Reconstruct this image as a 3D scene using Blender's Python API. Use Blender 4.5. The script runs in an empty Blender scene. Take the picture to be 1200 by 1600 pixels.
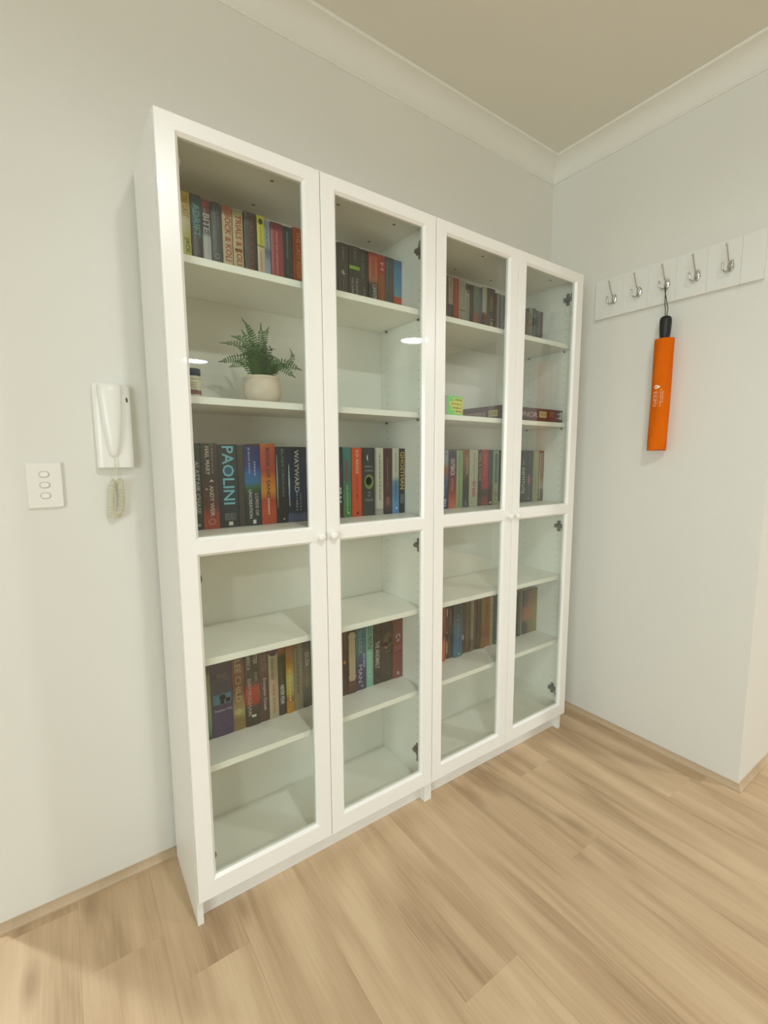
import bpy, bmesh, math, random
from mathutils import Vector, Matrix
C = bpy.context.scene.collection
SC = bpy.context.scene
PI = math.pi

# ------------------------------------------------------------------ camera
cam = bpy.data.cameras.new('camera')
cam.sensor_fit = 'HORIZONTAL'; cam.sensor_width = 36.0
cam.lens = 734.13 * 36 / 1200
cam.shift_x = -34.3 / 1200; cam.shift_y = 4.13 / 1200
cam.clip_start = 0.02; cam.clip_end = 60
co = bpy.data.objects.new('camera', cam); C.objects.link(co)
_r = Vector((0.80493334, -0.59336335, 0.00150427)); _u = Vector((0.07063891, 0.09834247, 0.99264238)); _f = Vector((0.58914554, 0.79890469, -0.12107367))
co.matrix_world = Matrix(((_r.x, _u.x, -_f.x, -0.21773), (_r.y, _u.y, -_f.y, -1.52099), (_r.z, _u.z, -_f.z, 1.26278), (0, 0, 0, 1)))
SC.camera = co

# ------------------------------------------------------------------ world, exposure, lamps
w = bpy.data.worlds.new('world'); SC.world = w; w.use_nodes = True
w.node_tree.nodes['Background'].inputs[0].default_value = (0.9, 0.95, 1, 1)
w.node_tree.nodes['Background'].inputs[1].default_value = 0.0
SC.view_settings.view_transform = 'Standard'; SC.view_settings.look = 'None'
SC.view_settings.gamma = 1; SC.view_settings.use_curve_mapping = False
SC.view_settings.exposure = -0.13
SC.cycles.max_bounces = 10; SC.cycles.diffuse_bounces = 7; SC.cycles.transparent_max_bounces = 24
SC.cycles.sample_clamp_indirect = 4
SC.cycles.use_denoising = True
# (x, y, emission strength of the opal dome, radius)
LAMPS = [(0.25, -1.87, 600.0, 0.06), (3.25, -3.61, 400.0, 0.145), (1.46, -6.43, 160.0, 0.17), (-1.5, 1.5, 560.0, 0.10)]
FILL_W = 146.0
LAMP_COL = (0.97, 1.0, 1.0)
# added soft fill light, outside a made-up window in the side wall
wl = bpy.data.lights.new('added_fill', 'AREA'); wl.shape = 'RECTANGLE'; wl.size = 2.4; wl.size_y = 1.7; wl.energy = FILL_W; wl.color = (0.89, 1.0, 1.07)
wo = bpy.data.objects.new('added_fill', wl); C.objects.link(wo); wo.location = (-3.14, -3.3, 1.35); wo.rotation_euler = (PI / 2, 0, -PI / 2)

# ------------------------------------------------------------------ materials
def s2l(c):
    return c / 12.92 if c <= .04045 else ((c + .055) / 1.055) ** 2.4
def hexc(h, k=1.0):
    return tuple(s2l(min(1, int(h[i:i+2], 16) / 255 * k)) for i in (0, 2, 4)) + (1,)
MC = {}
def mat(name, col, rough=.5, metal=0, spec=.5, coat=0, k=1.0):
    key = (name, str(col), rough, k)
    if key in MC: return MC[key]
    m = bpy.data.materials.new(name); m.use_nodes = True
    b = m.node_tree.nodes['Principled BSDF']
    b.inputs['Base Color'].default_value = hexc(col, k) if isinstance(col, str) else tuple(col) + (1,)
    b.inputs['Roughness'].default_value = rough; b.inputs['Metallic'].default_value = metal
    b.inputs['Specular IOR Level'].default_value = spec; b.inputs['Coat Weight'].default_value = coat
    MC[key] = m
    return m
def noise_mat(name, c1, c2, rough, scale, bump=0, bscale=None, det=3):
    m = mat(name, c1, rough); nt = m.node_tree; b = nt.nodes['Principled BSDF']
    tc = nt.nodes.new('ShaderNodeTexCoord')
    n = nt.nodes.new('ShaderNodeTexNoise'); n.inputs['Scale'].default_value = scale; n.inputs['Detail'].default_value = det
    nt.links.new(tc.outputs['Object'], n.inputs['Vector'])
    mx = nt.nodes.new('ShaderNodeMix'); mx.data_type = 'RGBA'
    mx.inputs[6].default_value = tuple(c1) + (1,); mx.inputs[7].default_value = tuple(c2) + (1,)
    nt.links.new(n.outputs[0], mx.inputs[0]); nt.links.new(mx.outputs[2], b.inputs['Base Color'])
    if bump:
        n2 = nt.nodes.new('ShaderNodeTexNoise'); n2.inputs['Scale'].default_value = bscale or scale * 8; n2.inputs['Detail'].default_value = 4
        nt.links.new(tc.outputs['Object'], n2.inputs['Vector'])
        bp = nt.nodes.new('ShaderNodeBump'); bp.inputs['Strength'].default_value = bump; bp.inputs['Distance'].default_value = .002
        nt.links.new(n2.outputs[0], bp.inputs['Height']); nt.links.new(bp.outputs[0], b.inputs['Normal'])
    return m
def ramp_mat(name, stops, rough=.4, k=1.0, axis=2):
    """printed cover: colour bands up the spine"""
    m = bpy.data.materials.new(name); m.use_nodes = True
    nt = m.node_tree; b = nt.nodes['Principled BSDF']; b.inputs['Roughness'].default_value = rough
    tc = nt.nodes.new('ShaderNodeTexCoord'); sp = nt.nodes.new('ShaderNodeSeparateXYZ')
    n = nt.nodes.new('ShaderNodeTexNoise'); n.inputs['Scale'].default_value = 40; n.inputs['Detail'].default_value = 2
    ad = nt.nodes.new('ShaderNodeMath'); ad.operation = 'MULTIPLY_ADD'; ad.inputs[1].default_value = .06
    sb = nt.nodes.new('ShaderNodeMath'); sb.operation = 'SUBTRACT'; sb.inputs[1].default_value = .03
    rp = nt.nodes.new('ShaderNodeValToRGB')
    nt.links.new(tc.outputs['Generated'], sp.inputs[0]); nt.links.new(tc.outputs['Object'], n.inputs['Vector'])
    nt.links.new(n.outputs[0], ad.inputs[0]); nt.links.new(sp.outputs[axis], ad.inputs[2])
    nt.links.new(ad.outputs[0], sb.inputs[0]); nt.links.new(sb.outputs[0], rp.inputs[0])
    e = rp.color_ramp.elements
    while len(e) > 1: e.remove(e[-1])
    for i, (t, c) in enumerate(stops):
        q = e[0] if i == 0 else e.new(t)
        q.position = t; q.color = hexc(c, k)
    nt.links.new(rp.outputs[0], b.inputs['Base Color'])
    return m

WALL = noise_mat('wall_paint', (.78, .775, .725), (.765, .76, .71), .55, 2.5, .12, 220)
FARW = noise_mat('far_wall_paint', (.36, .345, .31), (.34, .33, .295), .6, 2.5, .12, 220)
CEIL = noise_mat('ceiling_paint', (.76, .745, .67), (.75, .735, .66), .8, 2.0, .1, 200)
CORN = mat('cornice_paint', (.82, .81, .755), .55)
WHITE = mat('white_foil', (.85, .85, .81), .38)
DOORW = mat('white_lacquer', (.90, .90, .87), .30, coat=.15)
PLASTIC = mat('white_plastic', (.86, .855, .81), .32)
CORDM = mat('cord_plastic', (.74, .715, .56), .45)
CHROME = mat('brushed_steel', (.62, .62, .60), .22, metal=1)
HINGEM = mat('hinge_metal', (.16, .16, .13), .4, metal=.6)
DARK = mat('dark_plastic', (.03, .03, .03), .4)
PAGE = mat('page_paper', (.62, .56, .44), .8)

def glass_mat():
    m = bpy.data.materials.new('clear_glass'); m.use_nodes = True
    nt = m.node_tree; nt.nodes.clear()
    out = nt.nodes.new('ShaderNodeOutputMaterial'); tr = nt.nodes.new('ShaderNodeBsdfTransparent'); gl = nt.nodes.new('ShaderNodeBsdfGlossy')
    tr.inputs[0].default_value = (.955, .972, .945, 1); gl.inputs['Roughness'].default_value = 0.0; gl.inputs['Color'].default_value = (1, 1, 1, 1)
    ge = nt.nodes.new('ShaderNodeNewGeometry'); mp = nt.nodes.new('ShaderNodeMapRange'); fr = nt.nodes.new('ShaderNodeFresnel'); mx = nt.nodes.new('ShaderNodeMixShader')
    mp.inputs[3].default_value = 1.5; mp.inputs[4].default_value = 1 / 1.5
    nt.links.new(ge.outputs['Backfacing'], mp.inputs[0]); nt.links.new(mp.outputs[0], fr.inputs['IOR'])
    nt.links.new(fr.outputs[0], mx.inputs[0]); nt.links.new(tr.outputs[0], mx.inputs[1]); nt.links.new(gl.outputs[0], mx.inputs[2])
    nt.links.new(mx.outputs[0], out.inputs[0])
    return m
GLASS = glass_mat()

def wood_mat(name, board=True, c_lo=(.53, .378, .232), c_hi=(.68, .515, .335), c_knot=(.37, .25, .145)):
    m = bpy.data.materials.new(name); m.use_nodes = True
    nt = m.node_tree; N = nt.nodes.new; L = nt.links.new
    b = nt.nodes['Principled BSDF']; b.inputs['Roughness'].default_value = .42
    tc = N('ShaderNodeTexCoord'); oi = N('ShaderNodeObjectInfo')
    off = N('ShaderNodeVectorMath'); off.operation = 'SCALE'; off.inputs[0].default_value = (37, 91, 13); L(oi.outputs['Random'], off.inputs['Scale'])
    ad = N('ShaderNodeVectorMath'); L(tc.outputs['Object'], ad.inputs[0]); L(off.outputs[0], ad.inputs[1])
    # cathedral figure: distorted rings, stretched along the board
    mp = N('ShaderNodeMapping'); mp.inputs['Scale'].default_value = (7.5, .95, 1); L(ad.outputs[0], mp.inputs[0])
    n1 = N('ShaderNodeTexNoise'); n1.inputs['Scale'].default_value = .9; n1.inputs['Detail'].default_value = 3; n1.inputs['Distortion'].default_value = .6; L(mp.outputs[0], n1.inputs['Vector'])
    mul = N('ShaderNodeMath'); mul.operation = 'MULTIPLY'; mul.inputs[1].default_value = 22; L(n1.outputs[0], mul.inputs[0])
    sn = N('ShaderNodeMath'); sn.operation = 'SINE'; L(mul.outputs[0], sn.inputs[0])
    # fine grain
    mp2 = N('ShaderNodeMapping'); mp2.inputs['Scale'].default_value = (95, 3.5, 1); L(ad.outputs[0], mp2.inputs[0])
    n2 = N('ShaderNodeTexNoise'); n2.inputs['Scale'].default_value = 1.6; n2.inputs['Detail'].default_value = 4; L(mp2.outputs[0], n2.inputs['Vector'])
    # broad tone
    mp3 = N('ShaderNodeMapping'); mp3.inputs['Scale'].default_value = (11, 1.3, 1); L(ad.outputs[0], mp3.inputs[0])
    n3 = N('ShaderNodeTexNoise'); n3.inputs['Scale'].default_value = .8; n3.inputs['Detail'].default_value = 2; L(mp3.outputs[0], n3.inputs['Vector'])
    def ma(op, a, v1, v2=None):
        q = N('ShaderNodeMath'); q.operation = op
        for i, v in enumerate((a, v1, v2)):
            if v is None: continue
            if hasattr(v, 'links'): L(v, q.inputs[i])
            else: q.inputs[i].default_value = v
        return q.outputs[0]
    t = ma('MULTIPLY_ADD', sn.outputs[0], .13, .5)
    t = ma('ADD', t, ma('MULTIPLY_ADD', n2.outputs[0], .44, -.22))
    t = ma('ADD', t, ma('MULTIPLY_ADD', n3.outputs[0], 1.1, -.55))
    t = ma('ADD', t, ma('MULTIPLY_ADD', oi.outputs['Random'], .16, -.08))
    rp = N('ShaderNodeValToRGB'); e = rp.color_ramp.elements
    e[0].position = .12; e[0].color = tuple(c_knot) + (1,); e[1].position = .88; e[1].color = tuple(c_hi) + (1,)
    q = e.new(.42); q.color = tuple(c_lo) + (1,)
    L(t, rp.inputs[0]); L(rp.outputs[0], b.inputs['Base Color'])
    # small dark knots
    vo = N('ShaderNodeTexVoronoi'); vo.inputs['Scale'].default_value = 1.0; vo.voronoi_dimensions = '2D'
    mp4 = N('ShaderNodeMapping'); mp4.inputs['Scale'].default_value = (3.4, 1.0, 1); L(ad.outputs[0], mp4.inputs[0]); L(mp4.outputs[0], vo.inputs['Vector'])
    kn = N('ShaderNodeMapRange'); kn.inputs[1].default_value = .02; kn.inputs[2].default_value = .085; kn.inputs[3].default_value = .75; kn.inputs[4].default_value = 0; L(vo.outputs['Distance'], kn.inputs[0])
    mx = N('ShaderNodeMix'); mx.data_type = 'RGBA'; L(kn.outputs[0], mx.inputs[0]); L(rp.outputs[0], mx.inputs[6]); mx.inputs[7].default_value = tuple(c_knot) + (1,)
    L(mx.outputs[2], b.inputs['Base Color'])
    bp = N('ShaderNodeBump'); bp.inputs['Strength'].default_value = .10; bp.inputs['Distance'].default_value = .001
    L(n2.outputs[0], bp.inputs['Height']); L(bp.outputs[0], b.inputs['Normal'])
    return m
FLOORW = wood_mat('oak_plank')
TRIMW = wood_mat('oak_scotia', c_lo=(.52, .39, .26), c_hi=(.60, .47, .32), c_knot=(.46, .34, .22))

# ------------------------------------------------------------------ mesh helpers
def V(*a): return Vector(a)
def quad(bm, *p):
    return bm.faces.new([bm.verts.new(q) for q in p])
def box(bm, x0, x1, y0, y1, z0, z1, r=0, seg=1):
    t = bmesh.new()
    v = [t.verts.new((x, y, z)) for x in (x0, x1) for y in (y0, y1) for z in (z0, z1)]
    for f in ((0, 1, 3, 2), (4, 6, 7, 5), (0, 4, 5, 1), (2, 3, 7, 6), (0, 2, 6, 4), (1, 5, 7, 3)): t.faces.new([v[i] for i in f])
    if r: bmesh.ops.bevel(t, geom=t.edges[:], offset=r, segments=seg, affect='EDGES', profile=.5)
    merge(bm, t)
def merge(bm, t, M=None):
    if M is not None: bmesh.ops.transform(t, matrix=M, verts=t.verts)
    me = bpy.data.meshes.new('tmp'); t.to_mesh(me); t.free(); bm.from_mesh(me); bpy.data.meshes.remove(me)
def prism(bm, pts, axis, a, b):
    """polygon pts (2D) pulled along axis from a to b; axis 'x': pts=(y,z), 'y': (x,z), 'z': (x,y)"""
    def P(p, t): return {'x': (t, p[0], p[1]), 'y': (p[0], t, p[1]), 'z': (p[0], p[1], t)}[axis]
    A = [bm.verts.new(P(p, a)) for p in pts]; B = [bm.verts.new(P(p, b)) for p in pts]
    n = len(pts)
    for i in range(n): bm.faces.new((A[i], A[(i+1) % n], B[(i+1) % n], B[i]))
    bm.faces.new(A[::-1]); bm.faces.new(B)
def lathe(bm, prof, n=24, M=None, cap=True):
    t = bmesh.new(); rings = []
    for r, z in prof:
        if r < 1e-6: rings.append([t.verts.new((0, 0, z))])
        else: rings.append([t.verts.new((r * math.cos(2*PI*i/n), r * math.sin(2*PI*i/n), z)) for i in range(n)])
    for a, b in zip(rings, rings[1:]):
        for i in range(n):
            j = (i+1) % n
            if len(a) == 1 and len(b) == 1: continue
            if len(a) == 1: t.faces.new((a[0], b[j], b[i]))
            elif len(b) == 1: t.faces.new((a[i], a[j], b[0]))
            else: t.faces.new((a[i], a[j], b[j], b[i]))
    if cap:
        if len(rings[0]) > 1: t.faces.new(rings[0][::-1])
        if len(rings[-1]) > 1: t.faces.new(rings[-1])
    merge(bm, t, M)
def tube(bm, pts, rad, n=8, closed=False):
    pts = [Vector(p) for p in pts]; m = len(pts)
    if not hasattr(rad, '__len__'): rad = [rad] * m
    T = []
    for i in range(m):
        a = pts[(i-1) % m] if (i or closed) else pts[0]; b = pts[(i+1) % m] if (i < m-1 or closed) else pts[-1]
        T.append((b - a).normalized())
    up = Vector((0, 0, 1)) if abs(T[0].z) < .9 else Vector((1, 0, 0))
    nrm = (up - T[0] * up.dot(T[0])).normalized(); rings = []
    for i in range(m):
        nrm = (nrm - T[i] * nrm.dot(T[i])).normalized(); bi = T[i].cross(nrm)
        rings.append([bm.verts.new(pts[i] + (nrm * math.cos(2*PI*k/n) + bi * math.sin(2*PI*k/n)) * rad[i]) for k in range(n)])
    for i in range(m if closed else m-1):
        a, b = rings[i], rings[(i+1) % m]
        for k in range(n): bm.faces.new((a[k], a[(k+1) % n], b[(k+1) % n], b[k]))
    if not closed:
        bm.faces.new(rings[0][::-1]); bm.faces.new(rings[-1])
def spline(pts, n=8):
    """Catmull-Rom"""
    P = [Vector(p) for p in pts]; P = [P[0] * 2 - P[1]] + P + [P[-1] * 2 - P[-2]]; out = []
    for i in range(1, len(P) - 2):
        for k in range(n):
            t = k / n; a, b, c, d = P[i-1], P[i], P[i+1], P[i+2]
            out.append(.5 * ((2*b) + (c - a)*t + (2*a - 5*b + 4*c - d)*t*t + (3*b - a - 3*c + d)*t**3))
    out.append(P[-2]); return out
def obj(name, bm, m, parent=None, kind=None, smooth=False, loc=None):
    if isinstance(bm, bmesh.types.BMesh):
        bmesh.ops.recalc_face_normals(bm, faces=bm.faces)
        me = bpy.data.meshes.new(name); bm.to_mesh(me); bm.free()
    else: me = bm
    if smooth:
        me.shade_smooth()
        if smooth != True: me.set_sharp_from_angle(angle=math.radians(smooth))
    if m is not None and not me.materials: me.materials.append(m)
    o = bpy.data.objects.new(name, me); C.objects.link(o)
    if parent: o.parent = parent
    if kind: o['kind'] = kind
    if loc: o.location = loc
    return o
def tag(o, label, cat, group=None):
    o['label'] = label; o['category'] = cat
    if group: o['group'] = group
    return o
def thing(name, label, cat, loc=(0, 0, 0), rotz=0, group=None):
    o = bpy.data.objects.new(name, None); C.objects.link(o); o.empty_display_size = .05
    o.location = loc; o.rotation_euler = (0, 0, rotz)
    return tag(o, label, cat, group)
TXT = {}
def text_shape(s, bold=.0):
    key = (s, bold)
    if key in TXT: return TXT[key]
    cu = bpy.data.curves.new('t', 'FONT'); cu.body = s; cu.size = 1; cu.resolution_u = 2; cu.offset = bold; cu.extrude = 0
    o = bpy.data.objects.new('t', cu); C.objects.link(o)
    dg = bpy.context.evaluated_depsgraph_get(); me = bpy.data.meshes.new_from_object(o.evaluated_get(dg))
    vs = [v.co.copy() for v in me.vertices]; fs = [tuple(p.vertices) for p in me.polygons]
    bpy.data.objects.remove(o); bpy.data.curves.remove(cu); bpy.data.meshes.remove(me)
    if not vs: TXT[key] = ([], []); return TXT[key]
    x0 = min(v.x for v in vs); x1 = max(v.x for v in vs); y0 = min(v.y for v in vs); y1 = max(v.y for v in vs)
    vs = [((v.x - x0) / (x1 - x0) - .5, (v.y - y0) / (y1 - y0) - .5) for v in vs]
    TXT[key] = (vs, fs); return TXT[key]
def dashes(n, seed, rows=1):
    """print too small to read: short separate strokes"""
    r = random.Random(seed); vs, fs = [], []
    for row in range(rows):
        u = -.5; y0 = -.5 + row / rows; y1 = y0 + .62 / rows
        while u < .5:
            wd = r.choice((.5, .8, .8, 1.1)) / n; x1 = min(.5, u + wd)
            k = len(vs); vs += [(u, y0), (x1, y0), (x1, y1), (u, y1)]; fs.append((k, k+1, k+2, k+3)); u = x1 + r.choice((.25, .25, .6)) / n
    return vs, fs
def lettering(name, shape, length, height, centre, ax_u, ax_v, m, parent, thick=.0004):
    """shape drawn with its reading direction along ax_u and its tops towards ax_v"""
    vs, fs = shape
    if not vs: return None
    u, v = Vector(ax_u), Vector(ax_v); n = u.cross(v); c = Vector(centre)
    me = bpy.data.meshes.new(name)
    me.from_pydata([c + u * (a * length) + v * (b * height) + n * thick for a, b in vs], [], fs)
    return obj(name, me, m, parent)
DOWN = ((0, 0, -1), (1, 0, 0)); FLAT = ((1, 0, 0), (0, 0, 1)); FLIP = ((-1, 0, 0), (0, 0, -1))

# ------------------------------------------------------------------ the room
G, W, YO, XL, H = 0.0154, 1.792, -0.94, -0.43, 2.635     # back wall y, right wall x, its outer corner y, left outer corner x, ceiling
X0, X1, Y0, Y1 = -3.0, 4.1, -7.5, 3.0
def struct(name, m, *b):
    bm = bmesh.new(); box(bm, *b); return obj(name, bm, m, kind='structure')
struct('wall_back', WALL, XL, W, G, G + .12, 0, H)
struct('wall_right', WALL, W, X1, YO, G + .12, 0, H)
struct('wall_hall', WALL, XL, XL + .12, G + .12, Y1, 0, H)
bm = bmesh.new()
for b_ in ((Y0, -4.5, 0, H), (-2.1, Y1, 0, H), (-4.5, -2.1, 0, .5), (-4.5, -2.1, 2.2, H)): box(bm, X0 - .1, X0, *b_)  # pieces leave an opening for the added window
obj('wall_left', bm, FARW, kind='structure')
bm = bmesh.new()
for b_ in ((-4.5, -4.45, .5, 2.2), (-2.15, -2.1, .5, 2.2), (-4.45, -2.15, .5, .55), (-4.45, -2.15, 2.15, 2.2), (-3.32, -3.28, .55, 2.15)): box(bm, X0 - .08, X0 - .03, *b_)
win = obj('added_window_1', bm, DOORW, kind='structure')  # unseen window, added so the fill light has an opening
for a_, b_ in ((-4.45, -3.32), (-3.28, -2.15)):
    bm = bmesh.new(); box(bm, X0 - .058, X0 - .052, a_, b_, .55, 2.15); obj('glass_pane', bm, GLASS, win)
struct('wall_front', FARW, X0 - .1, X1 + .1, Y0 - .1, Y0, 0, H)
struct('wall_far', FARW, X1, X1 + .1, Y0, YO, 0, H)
struct('wall_rear', WALL, X0 - .1, XL + .12, Y1, Y1 + .1, 0, H)
struct('ceiling', CEIL, X0 - .1, X1 + .1, Y0 - .1, Y1 + .1, H, H + .08)
fl = struct('floor', TRIMW, X0 - .1, X1 + .1, Y0 - .1, Y1 + .1, -.06, -.0105)
# floor planks, each a part of the floor; seams every 0.18 m
PW, PL = .18, 1.5
pm = bmesh.new(); box(pm, -PW/2 + .00008, PW/2 - .00008, -PL/2 + .00008, PL/2 - .00008, -.01, 0)
bmesh.ops.bevel(pm, geom=[e for e in pm.edges if all(v.co.z > -.001 for v in e.verts)], offset=.0003, segments=1, affect='EDGES')
plank_me = bpy.data.meshes.new('plank'); pm.to_mesh(plank_me); pm.free(); plank_me.materials.append(FLOORW)
rnd = random.Random(11)
known = {0: -.403, 3: -.84, 1: -1.32, 2: -.07, -1: -1.75, 4: -.15, 5: -1.5, 6: -.75, 7: -1.9}
i = math.floor((X0 - .08) / PW)
for k in range(-18, 23):
    xa = -.08 + k * PW
    j = known.get(k, rnd.uniform(-1.5, 0))
    y = j
    while y > Y0: y -= PL
    if y < Y0 - .7: y += 0
    while y < Y1:
        full_ok = (y + PL / 2 > Y0 - .3)
        if full_ok:
            cut = not (xa + PW > XL and y > G + .12 and xa > XL + .12) and not (xa > W + .12 and y > YO + .1)
            if cut:
                o = bpy.data.objects.new('plank', plank_me); C.objects.link(o); o.parent = fl
                o.location = (xa + PW / 2, y + PL / 2, 0)
        y += PL

def sweep(name, prof, pts_of, a, b, m, sm=False):
    """profile prof [(distance from wall, z)] along one straight run whose ends are mitred; pts_of(d) gives the path"""
    bm = bmesh.new(); A = []; B = []
    for d, z in prof:
        P = pts_of(d); A.append(bm.verts.new((P[a][0], P[a][1], z))); B.append(bm.verts.new((P[b][0], P[b][1], z)))
    n = len(prof)
    for q in range(n): bm.faces.new((A[q], A[(q+1) % n], B[(q+1) % n], B[q]))
    bm.faces.new(A); bm.faces.new(B[::-1])
    return obj(name, bm, m, kind='structure', smooth=40 if sm else False)
path = lambda d: [(XL - d, Y1), (XL - d, G - d), (W - d, G - d), (W - d, YO - d), (X1, YO - d)]
cz = 2.555; cp = [(0, cz), (.0045, cz), (.0065, cz + .002), (.0065, cz + .007)]
for q in range(0, 11):
    a = q / 10 * PI / 2
    cp.append((.0745 - .066 * math.cos(a), cz + .0085 + .064 * math.sin(a)))
cp += [(.0765, H - .0072), (.0785, H - .0045), (.080, H), (0, H)]
for q, nm in enumerate(('trim_3', 'trim_1', 'trim_2', 'trim_4')): sweep(nm, cp, path, q, q + 1, CORN, True)
bp_ = [(0, 0), (.0148, 0), (.0148, .006), (.0125, .008), (.0095, .012), (.0070, .017), (.0055, .0215), (.0050, .0262), (0, .0265)]
for q, nm in enumerate(('baseboard_hall', 'baseboard_back', 'baseboard_right', 'baseboard_corner')): sweep(nm, bp_, path, q, q + 1, TRIMW)

# ------------------------------------------------------------------ ceiling lights
def lamp_mat(s):
    m = bpy.data.materials.new('opal_lit'); m.use_nodes = True; nt = m.node_tree; nt.nodes.clear()
    o = nt.nodes.new('ShaderNodeOutputMaterial'); e = nt.nodes.new('ShaderNodeEmission')
    e.inputs[0].default_value = LAMP_COL + (1,); e.inputs[1].default_value = s; nt.links.new(e.outputs[0], o.inputs[0]); return m
where = ['in front of the two bookcases', 'further into the open room', 'at the far end of the room', 'in the hall behind the corner']
for (x, y, s, r), wh in zip(LAMPS, where):
    t = thing('ceiling_light', 'small round flush ceiling downlight ' + wh, 'ceiling light', (x, y, H))
    bm = bmesh.new(); lathe(bm, [(r + .004, -.004), (r + .006, -.020), (r + .010, -.022), (r + .016, -.014), (r + .018, -.0005)], 40, cap=False); obj('base_ring', bm, PLASTIC, t, smooth=40)
    bm = bmesh.new(); lathe(bm, [(0, -.006), (r * .5, -.0058), (r + .004, -.0045)], 40, cap=False); obj('opal_diffuser', bm, lamp_mat(s), t, smooth=True)

# ------------------------------------------------------------------ bookcases
SHELF_Z = [1.738, 1.411, 1.064, .737, .437]
def door(parent, x0, x1, knob_side):
    ST, CH, yf, yb, yc = .041, .007, -.302, -.283, -.294
    z0, z1 = .0835, 2.0165; ops = [(.141, 1.017), (1.065, 1.976)]
    fx0, fx1 = x0 + ST, x1 - ST; gx0, gx1 = fx0 + CH, fx1 - CH
    bm = bmesh.new()
    zs = [z0, ops[0][0] - CH, ops[0][1] + CH, ops[1][0] - CH, ops[1][1] + CH, z1]
    e = .0012
    def fq(a, b, c, d): quad(bm, (a, yf, c), (b, yf, c), (b, yf, d), (a, yf, d))
    fq(x0 + e, fx0, z0 + e, z1 - e); fq(fx1, x1 - e, z0 + e, z1 - e)
    fq(fx0, fx1, z0 + e, zs[1]); fq(fx0, fx1, zs[2], zs[3]); fq(fx0, fx1, zs[4], z1 - e)
    # softened outer arris and outer sides
    O = [(x0 + e, z0 + e), (x1 - e, z0 + e), (x1 - e, z1 - e), (x0 + e, z1 - e)]; P = [(x0, z0), (x1, z0), (x1, z1), (x0, z1)]
    for q in range(4):
        r = (q + 1) % 4
        quad(bm, (O[q][0], yf, O[q][1]), (P[q][0], yf + e, P[q][1]), (P[r][0], yf + e, P[r][1]), (O[r][0], yf, O[r][1]))
        quad(bm, (P[q][0], yf + e, P[q][1]), (P[q][0], yb, P[q][1]), (P[r][0], yb, P[r][1]), (P[r][0], yf + e, P[r][1]))
    for a, b in ops:
        I = [(gx0, a), (gx1, a), (gx1, b), (gx0, b)]; U = [(fx0, a - CH), (fx1, a - CH), (fx1, b + CH), (fx0, b + CH)]
        for q in range(4):
            r = (q + 1) % 4
            quad(bm, (U[q][0], yf, U[q][1]), (U[r][0], yf, U[r][1]), (I[r][0], yc, I[r][1]), (I[q][0], yc, I[q][1]))
            quad(bm, (I[q][0], yc, I[q][1]), (I[r][0], yc, I[r][1]), (I[r][0], yb, I[r][1]), (I[q][0], yb, I[q][1]))
    def bq(a, b, c, d): quad(bm, (a, yb, c), (a, yb, d), (b, yb, d), (b, yb, c))
    bq(x0, gx0, z0, z1); bq(gx1, x1, z0, z1); bq(gx0, gx1, z0, ops[0][0]); bq(gx0, gx1, ops[0][1], ops[1][0]); bq(gx0, gx1, ops[1][1], z1)
    bmesh.ops.remove_doubles(bm, verts=bm.verts, dist=1e-5)
    d = obj('door', bm, DOORW, parent)
    for a, b in ops:
        g = bmesh.new(); box(g, gx0 - .003, gx1 + .003, -.2915, -.2885, a - .003, b + .003); obj('glass_pane', g, GLASS, d)
    kx = x1 - .019 if knob_side > 0 else x0 + .019
    k = bmesh.new(); M = Matrix.Translation((kx, -.3018, 1.037)) @ Matrix.Rotation(PI / 2, 4, 'X')
    lathe(k, [(.0068, 0), (.0062, .006), (.0068, .009), (.0105, .012), (.0118, .0155), (.0105, .0185), (.006, .0205), (0, .021)], 24, M)
    obj('knob', k, DOORW, d, smooth=50)
    return d
def hinge(parent, side, z):
    """side -1: fixed to the case's first side panel, +1: to the second"""
    xs = .0165 if side < 0 else .7835; s = 1 if side < 0 else -1
    bm = bmesh.new()
    def B(a, b, c, d, e, f, r=0): xa, xb = sorted((xs + s * a, xs + s * b)); box(bm, xa, xb, c, d, e, f, r)
    B(0, .004, -.262, -.222, z - .009, z + .009, .001); B(0, .004, -.250, -.234, z - .024, z + .024, .001)
    B(.0045, .016, -.2815, -.226, z - .0065, z + .0065, .002)
    for dz in (-.018, .018):
        lathe(bm, [(.005, 0), (.005, .0025), (.002, .0035), (0, .0035)], 12, Matrix.Translation((xs + s * .004, -.242, z + dz)) @ Matrix.Rotation(s * PI / 2, 4, 'Y'))
    lathe(bm, [(.0175, 0), (.0175, .0016), (.013, .005), (0, .005)], 20, Matrix.Translation((xs + s * .022, -.2828, z)) @ Matrix.Rotation(-PI / 2, 4, 'X'))
    obj('hinge', bm, HINGEM, parent, smooth=40)
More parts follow.
